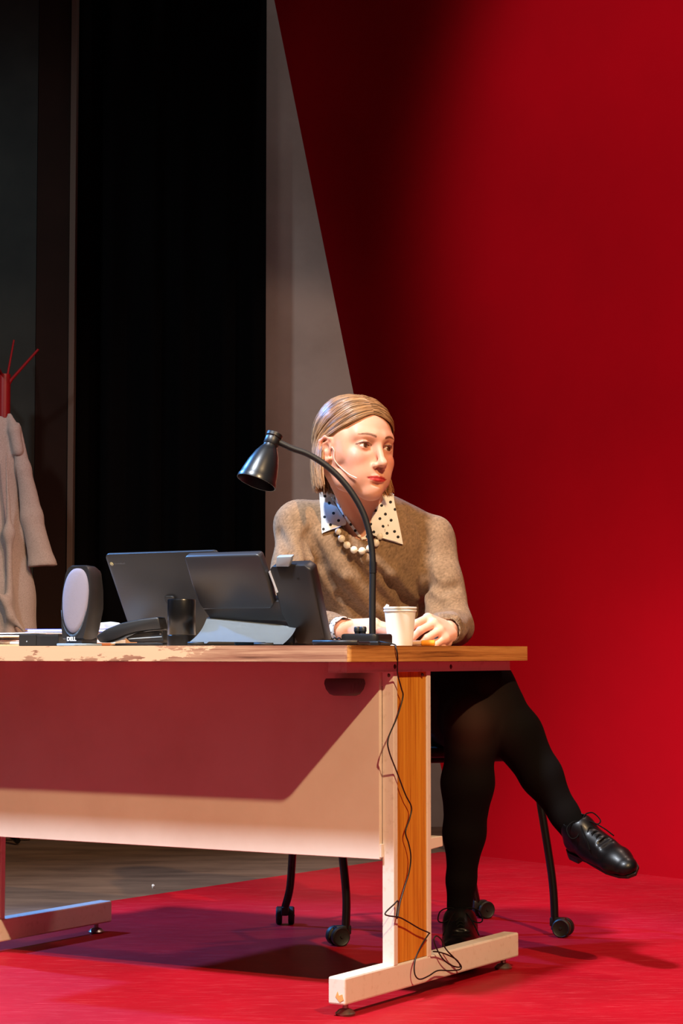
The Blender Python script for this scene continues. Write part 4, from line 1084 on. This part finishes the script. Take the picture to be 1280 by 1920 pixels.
bmesh.ops.solidify(ftm, geom=ftm.faces[:], thickness=.0022)
fo_ = obj('foot_plate', ftm, M['silver_plastic'], ph, True, angle=40, world=True)
for a, b in ((bl_, bl_.lerp(br_, .17)), (bl_.lerp(br_, .70), bl_.lerp(br_, .90))):
    obj('rubber_pad', TB([a+Vector((0, 0, -.0005)), b+Vector((0, 0, -.0005))], .0035, 8), M['rubber'], fo_, True, world=True)
obj('keypad_base', BX(-.06, .10, .05, .17, .001, .03, bev=.006), M['grey_plastic'], ph)
# handset cradle body leaning on the right
Mh = lean(G(575, 4.50)+Vector((0, 0, .002)), math.radians(25))
pp_ = [uvhit(Mh, *p) for p in ((506, 1068), (512, 1060), (572, 1058), (584, 1066), (613, 1206), (560, 1206), (530, 1150))]
hm = bmesh.new(); prism(hm, pp_, -.026, .006, bev=.005); hm.transform(Mh); cr_ = obj('cradle', hm, M['grey_plastic'], ph, True, angle=40, world=True)
pp_ = [uvhit(Mh, *p) for p in ((520, 1060), (522, 1041), (551, 1040), (545, 1060))]
hm = bmesh.new(); prism(hm, pp_, -.004, .010, bev=.003); hm.transform(Mh); obj('handset', hm, M['silver_plastic'], ph, True, angle=40, world=True)
pp_ = [uvhit(Mh, *p) for p in ((506, 1070), (509, 1068), (524, 1108), (521, 1110))]
hm = bmesh.new(); prism(hm, pp_, -.004, .007, bev=.0004); hm.transform(Mh); obj('bright_trim', hm, M['white_print'], ph, world=True)
qx, qy = uvhit(Mh, 561, 1081)
hm = bmesh.new(); prism(hm, rrect(.007, .0025, .001), .0062, .0066, Matrix.Translation((qx, qy, 0)) @ Matrix.Rotation(.2, 4, 'Z')); hm.transform(Mh); obj('slot', hm, M['rubber'], cr_, world=True)
hc = [G(583, 4.60)+Vector((0, 0, .02)), G(592, 4.50)+Vector((0, 0, .010)), G(606, 4.46)+Vector((0, 0, .004)), G(622, 4.50)+Vector((0, 0, .004))]
obj('handset_cord', TB(spline(hc, 8), .0028, 8), M['rubber'], ph, True, world=True)
# --- black cylinder
cy = G(340, 4.60); cyl = empty('pen_tumbler', cy, 0, 'glossy black cylindrical tumbler between the stapler and the desk phone', 'tumbler')
rc = 26.5/(F_PX/4.60); hcy = (1212-1124)/(F_PX/4.60)
obj('lower_ring', LT([(0, .0), (rc-.001, .0), (rc, .001), (rc, .0235), (rc-.001, .0245), (0, .0245)], seg=48), M['black_metal'], cyl, True, angle=40)
obj('tube', LT([(0, .025), (rc-.001, .025), (rc, .0262), (rc, hcy-.004), (rc-.001, hcy-.001), (rc-.004, hcy), (rc-.007, hcy-.002), (rc-.007, .03), (0, .03)], seg=48), M['black_metal'], cyl, True, angle=40)
# --- stapler
so = G(255, 4.80); st = empty('stapler', so, DR+math.radians(18), 'large black stapler with a swept lever left of the black tumbler', 'stapler')
Sx = Matrix(((1, 0, 0, 0), (0, 0, 1, 0), (0, 1, 0, 0), (0, 0, 0, 1)))
def sil(name, pix, y0, y1, m, bev, parent=None, d=4.68):
    Mi_ = wm(st).inverted(); pl_ = []
    n_ = Vector((math.sin(-st.rotation_euler.z), -math.cos(st.rotation_euler.z), 0)); n_ = wm(st).to_3x3() @ Vector((0, -1, 0))
    for x, y in pix:
        q_ = Mi_ @ PP(x, y, so, n_); pl_.append((q_.x, max(.0006, q_.z)))
    bm = bmesh.new(); prism(bm, pl_, y0, y1, Sx, bev=bev); return obj(name, bm, m, parent or st, True, angle=35)
sil('lever', [(187, 1196), (190, 1190), (205, 1180), (235, 1168), (270, 1161), (301, 1157), (304, 1158), (309, 1180), (275, 1183), (258, 1186), (240, 1192), (225, 1199), (205, 1205), (194, 1205)], -.028, .028, M['black_plastic'], .005)
sil('magazine', [(240, 1196), (262, 1186), (309, 1182), (311, 1203), (248, 1204)], -.018, .018, M['grey_plastic'], .002)
sil('staple_rail', [(246, 1197), (308, 1193), (308, 1195), (246, 1199)], -.0195, .0195, M['silver_plastic'], .0003)
sil('base', [(190, 1212), (190, 1207), (300, 1205), (312, 1206), (312, 1212)], -.026, .026, M['black_plastic'], .0015)
q_ = (wm(st).inverted() @ PP(306, 1189, so, wm(st).to_3x3() @ Vector((0, -1, 0))))
obj('pivot_pin', LT([(0, .001), (.002, .001), (.0025, 0), (0, 0)], Matrix.Translation((q_.x-.001, -.018, q_.z)) @ Matrix.Rotation(math.pi/2, 4, 'X'), 12), M['chrome'], st)
# --- computer speaker
DS = 4.66; spo = G(151, DS); kS = F_PX/DS
spk = empty('computer_speaker', spo, -math.radians(27), 'grey computer speaker with pale oval grille and white lettering at the desk front', 'speaker')
Ws = wm(spk); nF = Ws.to_3x3() @ Vector((0, -1, 0)); Hs = (1212-1061)/kS
def half(z):   # half width along local x by height (front outline)
    return np.interp(z/Hs, [.03, .08, .2, .45, .7, .9, .97, 1], [.027, .030, .035, .0405, .0400, .035, .029, .019])
def shell(y, shrink, z0, z1, n=22, k=1.0):
    out = []
    for i in range(n+1):
        z = z0+(z1-z0)*(.5-.5*math.cos(math.pi*i/n)); out.append((half(z)*k-shrink, z))
    return out
def loft(name, secs, m, parent, n=22, sm=True):
    """secs: list of (y(z) function, shrink, z0, z1)"""
    bm = bmesh.new(); loops = []
    for yf, shr, z0, z1 in secs:
        o_ = shell(0, shr, z0, z1, n); ring = [(x, z) for x, z in o_]+[(-x, z) for x, z in reversed(o_)]
        loops.append([bm.verts.new((x, yf(z, x), z)) for x, z in ring])
    for A, B in zip(loops[:-1], loops[1:]):
        for j in range(len(A)): bm.faces.new((A[j], A[(j+1) % len(A)], B[(j+1) % len(A)], B[j]))
    for L_ in (loops[0], loops[-1]):
        for j in range(n): 
            a, b = L_[j], L_[j+1]; c, d = L_[len(L_)-2-j], L_[len(L_)-1-j]
            bm.faces.new((a, b, c, d))
    return obj(name, bm, m, parent, sm, angle=35)
tl = lambda z: .020*(z/Hs)                                          # leans back slightly
fz = lambda z, x: -.030+tl(z)-.004*math.cos(x/.05)
loft('case', [(fz, .003, .018, Hs-.002), (lambda z, x: -.027+tl(z), .0, .015, Hs), (lambda z, x: .00+tl(z), .0, .015, Hs-.002), (lambda z, x: .034+tl(z)*.6-.016*abs(z/Hs-.5), .006, .02, Hs-.012)], M['grey_plastic'], spk)
# grille: egg-shaped bulged cloth
bm = bmesh.new(); zc = Hs*.60; rings = []
def egg(a, f):
    x = .0335*math.cos(a); z = (Hs*.365 if math.sin(a) > 0 else Hs*.44)*math.sin(a)
    if math.sin(a) > 0: x *= 1.0+.02*math.sin(a); z *= 1
    x = math.copysign(abs(math.cos(a))**.78, math.cos(a))*.0350 if math.sin(a) > 0 else x*1.03
    return x*f, zc+z*f
for f, yy in ((1.0, .0012), (.97, -.002), (.85, -.0045), (.6, -.007), (.3, -.0085)):
    rings.append([bm.verts.new((egg(a, f)[0], fz(egg(a, f)[1], 0)+yy, egg(a, f)[1])) for a in [2*math.pi*j/48 for j in range(48)]])
cv = bm.verts.new((0, fz(zc, 0)-.009, zc))
for A, B in zip(rings[:-1], rings[1:]):
    for j in range(48): bm.faces.new((A[j], A[(j+1) % 48], B[(j+1) % 48], B[j]))
for j in range(48): bm.faces.new((rings[-1][j], rings[-1][(j+1) % 48], cv))
gr = obj('grille', bm, M['grille'], spk, True, angle=50)
# crescent below the grille, blue light painted into its colour
bm = bmesh.new(); zs = []
for j in range(25):
    a = math.radians(200+j*140/24); x1_, z1_ = egg(a, 1.04); x2_, z2_ = egg(a, 1.04+.055*math.sin(math.pi*j/24))
    zs.append((bm.verts.new((x1_, fz(z1_, 0)-.0040, z1_)), bm.verts.new((x2_, fz(z2_, 0)-.0028, z2_))))
for a, b in zip(zs[:-1], zs[1:]): bm.faces.new((a[0], b[0], b[1], a[1]))
bmesh.ops.solidify(bm, geom=bm.faces[:], thickness=.002)
obj('crescent_trim', bm, M['blue_lit_plastic'], spk, True)
zt_ = (1212-1199)/kS
Mt = Ws @ Matrix.Translation((-.0145, fz(zt_, 0)-.0012, zt_)) @ Matrix.Rotation(math.pi/2, 4, 'X')
t_ = text3('lettering', 'DELL', .0118, M['white_print'], Mt, spk, bold=.0005, spacing=.92)
# stand: swooping foot
bm = bmesh.new(); prism(bm, [(-.030, -.052), (.020, -.056), (.036, -.03), (.036, .034), (-.030, .034)], .0005, .006, bev=.002); obj('foot', bm, M['blue_lit_plastic'], spk, True, angle=40)
bm = bmesh.new(); prism(bm, [(-.022, -.028), (.022, -.028), (.026, .03), (-.022, .03)], .005, .020, bev=.003); obj('stem', bm, M['grey_plastic'], spk, True, angle=40)
# --- black box
bx0 = G(97, 4.82); bb = empty('black_box', bx0, DR+math.radians(14), 'low matt black box lying in front of the paper pile, left of the speaker', 'box')
kb_ = F_PX/4.66
obj('body', BX(-.073, .026, -.02, .05, .0005, .026, bev=.0015), M['black_plastic'], bb)
obj('lid', BX(-.0735, .0265, -.0205, .0505, .0262, .0285, bev=.001), M['black_plastic'], bb)
obj('end_block', BX(-.074, -.030, -.022, -.0205, .001, .0275, bev=.0006), M['rubber'], bb)
obj('latch', BX(-.055, -.052, -.0232, -.0218, .010, .013, bev=.0004), M['silver_plastic'], bb)
# --- paper pile: countable sheets, each a thing, behind the box
lay = [(6, 4.90, .000, .30, .22, .10, 'paper_warm', .0050, 'kraft envelope at the bottom of the paper pile'), (18, 4.93, .0055, .30, .22, -.12, 'paper', .0060, 'white wad of papers second from the bottom of the pile'),
       (0, 4.90, .0120, .26, .20, .28, 'paper_pink', .0025, 'pinkish sheet sandwiched low in the paper pile'), (22, 4.95, .0150, .30, .21, .02, 'paper', .0055, 'thick white booklet in the middle of the paper pile'),
       (10, 4.92, .0210, .27, .20, -.25, 'paper_warm', .0025, 'tan sheet in the upper half of the paper pile'), (40, 4.98, .0240, .30, .22, .12, 'paper', .0040, 'white document lying high in the paper pile'),
       (82, 4.99, .0285, .21, .20, -.05, 'paper_pink', .0022, 'pale pink sheet near the top of the pile, reaching the speaker'), (48, 5.00, .0310, .30, .21, -.16, 'paper', .0030, 'topmost white sheet slanting across the paper pile')]
for px, d, z, w_, dd_, rot, mk_, th_, lab in lay:
    o_ = G(px, d+.16)
    bm = bmesh.new(); nx = 8
    for i in range(nx):
        xa, xb = -w_/2+w_*i/nx, -w_/2+w_*(i+1)/nx
    box(bm, -w_/2, w_/2, -dd_/2, dd_/2, z+.0006, z+.0002+th_, bev=.0003)
    bmesh.ops.subdivide_edges(bm, edges=[e for e in bm.edges if e.calc_length() > .1], cuts=6, use_grid_fill=True)
    for v in bm.verts: v.co.z += .0012*math.sin(v.co.x*28+px)*(1 if z > .003 else 0)*(.5+abs(v.co.x)/w_)*.35
    so_ = obj('paper_stack' if th_ > .0045 else 'paper_sheet', bm, M[mk_]); so_.location = o_; so_.rotation_euler = (0, 0, DR+rot); UPD[so_.name] = Matrix.Identity(4)
    tag(so_, lab, 'papers', 'papers piled on the left of the desk')
# --- blue folder and white binder lying behind the speaker
bf = G(160, 5.16); bfo = empty('blue_folder', bf, DR+.25, 'bright blue folder lying behind the grey speaker', 'folder')
obj('cover', BX(-.118, .118, -.10, .10, .0430, .0440, bev=.0004), M['blue_folder'], bfo); obj('back_cover', BX(-.118, .118, -.10, .10, .0360, .0370, bev=.0004), M['blue_folder'], bfo)
obj('contents', BX(-.112, .110, -.099, .097, .0371, .0429), M['paper'], bfo)
obj('under_cover_block', BX(.035, .11, -.08, .09, .0008, .0358, bev=.001), M['paper_warm'], bfo)
wb = G(196, 5.12); wbo = empty('open_book', wb, DR+.55, 'white open booklet resting on the blue folder behind the stapler', 'booklet')
bm = bmesh.new(); prism(bm, [(-.05, .0447), (.050, .0447), (.052, .048), (.030, .0605), (.020, .0615), (-.02, .058), (-.05, .047)], -.05, .05, Sx, bev=.0006); obj('pages', bm, M['paper'], wbo, True, angle=40)
obj('cover', BX(-.053, .054, -.052, .052, .0441, .0446), M['paper'], wbo)
# orange pencil stub and loose papers right of the speaker
pc = G(183, 4.76); pco = empty('pencil', pc, DR+.9, 'orange wooden pencil lying between the speaker and the stapler', 'pencil')
Mx = Matrix.Translation((0, 0, .0045)) @ Matrix.Rotation(math.pi/2, 4, 'Y')
obj('shaft', LT([(0, -.05), (.0036, -.05), (.0036, .03), (0, .03)], Mx, 6), mat('pencil_orange', (200, 120, 70), .5), pco)
obj('tip', LT([(.0036, .03), (.0012, .040), (0, .0425)], Mx, 6), M['paper_warm'], pco)
ls = G(188, 4.98); o_ = obj('paper_sheet', BX(-.05, .05, -.05, .05, .0006, .016, bev=.0005), M['paper']); o_.location = ls; o_.rotation_euler = (0, 0, DR+.4); tag(o_, 'small block of white note paper between the speaker and the stapler', 'papers')
# ================================================================ CHAIR
A_, B_, C_c, D_ = PZ(534, 1735, 0), PZ(648, 1772, 0), PZ(893, 1722, 0), PZ(1040, 1756, 0)
cc = (A_+B_+C_c+D_)/4
chair = empty('rolling_chair', (cc.x, cc.y, 0), 0, 'black armless chair on four castered tube legs under the seated woman', 'chair')
fwd = ((B_+D_)/2-(A_+C_c)/2).normalized(); rt = Vector((-fwd.y, fwd.x, 0))
SZ = .508
sc_ = Vector((.23, 5.23, 0)); 
Mc = Matrix(((rt.x, -fwd.x, 0, sc_.x), (rt.y, -fwd.y, 0, sc_.y), (0, 0, 1, 0), (0, 0, 0, 1)))
bm = bmesh.new(); prism(bm, rrect(.45, .43, .07, 6), SZ-.032, SZ-.005, bev=.010); bm.transform(Mc); obj('seat', bm, M['rubber'], chair, True, angle=40, world=True)
bm = bmesh.new(); prism(bm, rrect(.40, .36, .05, 5), SZ-.046, SZ-.032, bev=.003); bm.transform(Mc); obj('seat_pan', bm, M['black_plastic'], chair, True, angle=40, world=True)
def cl(x, y, z): return Mc @ Vector((x, y, z))
sgn = {}
tops = {'A': PD(549, 1590, A_.y-.02), 'B': PD(637, 1560, B_.y+.02), 'C': PD(884, 1560, C_c.y-.05), 'D': PD(1012, 1500, D_.y+.03)}
def caster(c, ang, parent):
    Mw = Matrix.Translation(c) @ Matrix.Rotation(ang, 4, 'Z')
    r = .024
    cs_ = obj('caster', BX(-.010, .010, -.012, .030, .026, .050, bev=.004, M=Mw), M['black_plastic'], parent, True, angle=40, world=True)
    for sx in (-1, 1):
        bm = LT([(0, -.007), (r-.006, -.007), (r-.004, -.006), (r-.002, -.008), (r, -.005), (r, .005), (r-.003, .008), (r-.006, .006), (.004, .006), (.003, .009), (0, .009)], Mw @ Matrix.Translation((sx*.0165, .022, r)) @ Matrix.Rotation(math.pi/2*sx, 4, 'Y'), 32)
        obj('wheel', bm, M['rubber'], cs_, True, angle=35, world=True)
ends = []
for nm, base, ang in (('A', A_, 0.0), ('B', B_, math.radians(115)), ('C', C_c, math.radians(-65)), ('D', D_, math.radians(-112))):
    t_ = tops[nm]; b_ = base+Vector((0, 0, .046)); m_ = b_.lerp(t_, .35)+(t_-b_).cross(Vector((0, 1, 0))).normalized()*(-.006 if nm in 'A' else .006)*(1 if nm in 'AC' else -1)
    dirv = (t_-m_).normalized(); e_ = t_+dirv*((SZ-.05-t_.z)/dirv.z)
    pts = spline([base+Vector((0, 0, .018 if nm in 'BD' else .03)), b_, m_, t_, e_], 8)
    lg_ = obj('leg', TB(pts, .0105, 14), M['black_metal'], chair, True, angle=50, world=True); ends.append(e_)
    caster(base, ang, lg_)
eA, eB, eC, eD = ends
fr = bmesh.new(); tube(fr, [eA, eB], .0105, 12); tube(fr, [eC, eD], .0105, 12); tube(fr, [eA, eC], .0105, 12); tube(fr, [eB, eD], .0105, 12)
obj('seat_frame', fr, M['black_metal'], chair, True, angle=50, world=True)
bk = bmesh.new(); prism(bk, rrect(.30, .16, .05, 5), -.008, .008, bev=.004); bk.transform(Mc @ Matrix.Translation((-.10, .225, .66)) @ Matrix.Rotation(math.pi/2+.12, 4, 'X')); obj('backrest', bk, M['rubber'], chair, True, angle=40, world=True)
for sx in (-.2, .0):
    obj('back_post', TB([cl(sx, .19, SZ-.04), cl(sx, .235, SZ+.03), cl(sx, .238, .66)], .009, 10), M['black_metal'], chair, True, world=True)

# ================================================================ COAT RACK AND COAT
RD = 8.02; rb = PD(2, 1224, RD); rb = Vector((rb.x, RD, 0))
rack = empty('coat_rack', rb, 0, 'red coat rack with slanting peg arms behind the desk at far left', 'coat rack')
pw = PD(20, 700, RD).x-rb.x
bm = bmesh.new(); ztop = PD(10, 702, RD).z
tube(bm, [rb+Vector((0, 0, .03)), rb+Vector((0, 0, ztop))], pw, 20); obj('post', bm, M['rack_red'], rack, True, angle=40, world=True)
for i in range(4):
    a = math.radians(-50+90*i); d_ = Vector((math.cos(a), math.sin(a), 0))
    obj('foot', TB(spline([rb+Vector((0, 0, .06)), rb+d_*.07+Vector((0, 0, .04)), rb+d_*.14+Vector((0, 0, .012))], 6), [.018, .014, .012], 10), M['black_metal'], rack, True, angle=50, world=True)
for (x0_, y0_p, x1_p, y1_p, r0, dd) in ((22, 711, 72, 655, .0062, -.04), (14, 704, 26, 638, .0045, .10), (2, 700, -3, 690, .006, -.12), (-18, 711, -66, 655, .0062, .05)):
    obj('peg_arm', TB([PD(x0_-6, y0_p+10, RD), PD(x0_, y0_p, RD+dd*.1), PD(x1_p, y1_p, RD+dd)], [r0*1.15, r0, r0*.8], 12), M['rack_red'], rack, True, angle=50, world=True)
kR = F_PX/RD
coat = empty('overcoat', (rb.x, RD-.03, .25), 0, 'long grey wool coat hanging on the red rack, one sleeve hanging free', 'coat')
def cw(x, y, dd=0.0): return np.array(tuple(PD(x, y, RD+dd)))
bo = Vol((rb.x-.30, RD-.32, .15), (rb.x+.34, RD+.25, 1.75), .007)
# body of the coat: tapering from the hook to the hem
neck_ = cw(2, 800, -.04)
rows_ = [(-2, 800, 20, .05), (-10, 880, 42, .06), (-18, 1000, 66, .07), (-22, 1120, 84, .08), (-26, 1240, 98, .09), (-30, 1360, 108, .09), (-31, 1420, 108, .09)]
prev = None
for x, y, hw, th in rows_:
    c = cw(x, y, -.05); r = hw/kR
    if prev is not None:
        bo.cap(prev[0], c, prev[1], r, .03, flat=((0, 1, 0), 1.8))
    prev = (c, r)
bo.plane((0, 0, .19), (0, 0, -1), .004)
# shoulder lump and cape flap
bo.chain([cw(18, 778, -.05), cw(26, 806, -.07), cw(33, 846, -.08)], [.012, .024, .023], .012)
# front placket fold and pocket seam
bo.chain([cw(24, 860, -.17), cw(40, 1000, -.17), cw(52, 1120, -.165), cw(60, 1240, -.165), cw(66, 1440, -.165)], [.004, .007, .008, .009, .009], .03, cut=True)
bo.chain([cw(-2, 1115, -.19), cw(12, 1130, -.19), cw(22, 1155, -.19), cw(46, 1185, -.185)], [.006, .010, .012, .008], .012)
bo.chain([cw(12, 850, -.16), cw(18, 1000, -.16), cw(20, 1200, -.16), cw(24, 1440, -.16)], [.004, .010, .012, .012], .05)
V, Q = bo.mesh(); V = smooth(V, Q, 2); nn = vnormals(V, Q); V = V+nn*(np.sin(V[:, 0]*55+V[:, 2]*4)*.003)[:, None]
nobj('coat_body', V, Q, M['coat'], coat)
sl = Vol((rb.x-.05, RD-.32, .95), (rb.x+.30, RD+.25, 1.75), .006)
sl.chain([cw(30, 800, -.06), cw(44, 880, -.07), cw(60, 970, -.08), cw(80, 1062, -.09), cw(84, 1085, -.09)], [.018, .030, .041, .050, .052], .02, flat=((0, 1, 0), 1.25))
pb_ = cw(79, 1062, -.09); dn = cw(82, 1085, -.09)-cw(70, 1010, -.09); dn = dn+np.array([-.018, 0, -.02]); sl.plane(pb_, dn, .003)
ce = cw(79, 1062, -.09); sl.cap(ce-dn*.15, ce+dn, .032, .032, .003, flat=((0, 1, 0), 1.25), cut=True)
V, Q = sl.mesh(); V = smooth(V, Q, 2); nn = vnormals(V, Q); V = V+nn*(np.sin(V[:, 2]*40+V[:, 0]*60)*.0015)[:, None]
nobj('sleeve', V, Q, M['coat'], coat)
# crumb on the brown floor
cr = PZ(287, 1663, 0); bm = bmesh.new(); bmesh.ops.create_icosphere(bm, subdivisions=1, radius=.008); bmesh.ops.scale(bm, vec=(.7, .8, 1.1), verts=bm.verts); bm.transform(Matrix.Rotation(.5, 4, 'X')); 
o = obj('paper_scrap', bm, M['paper']); o.location = (cr.x, cr.y, .002); tag(o, 'tiny crumpled white scrap on the brown floor behind the desk', 'scrap')
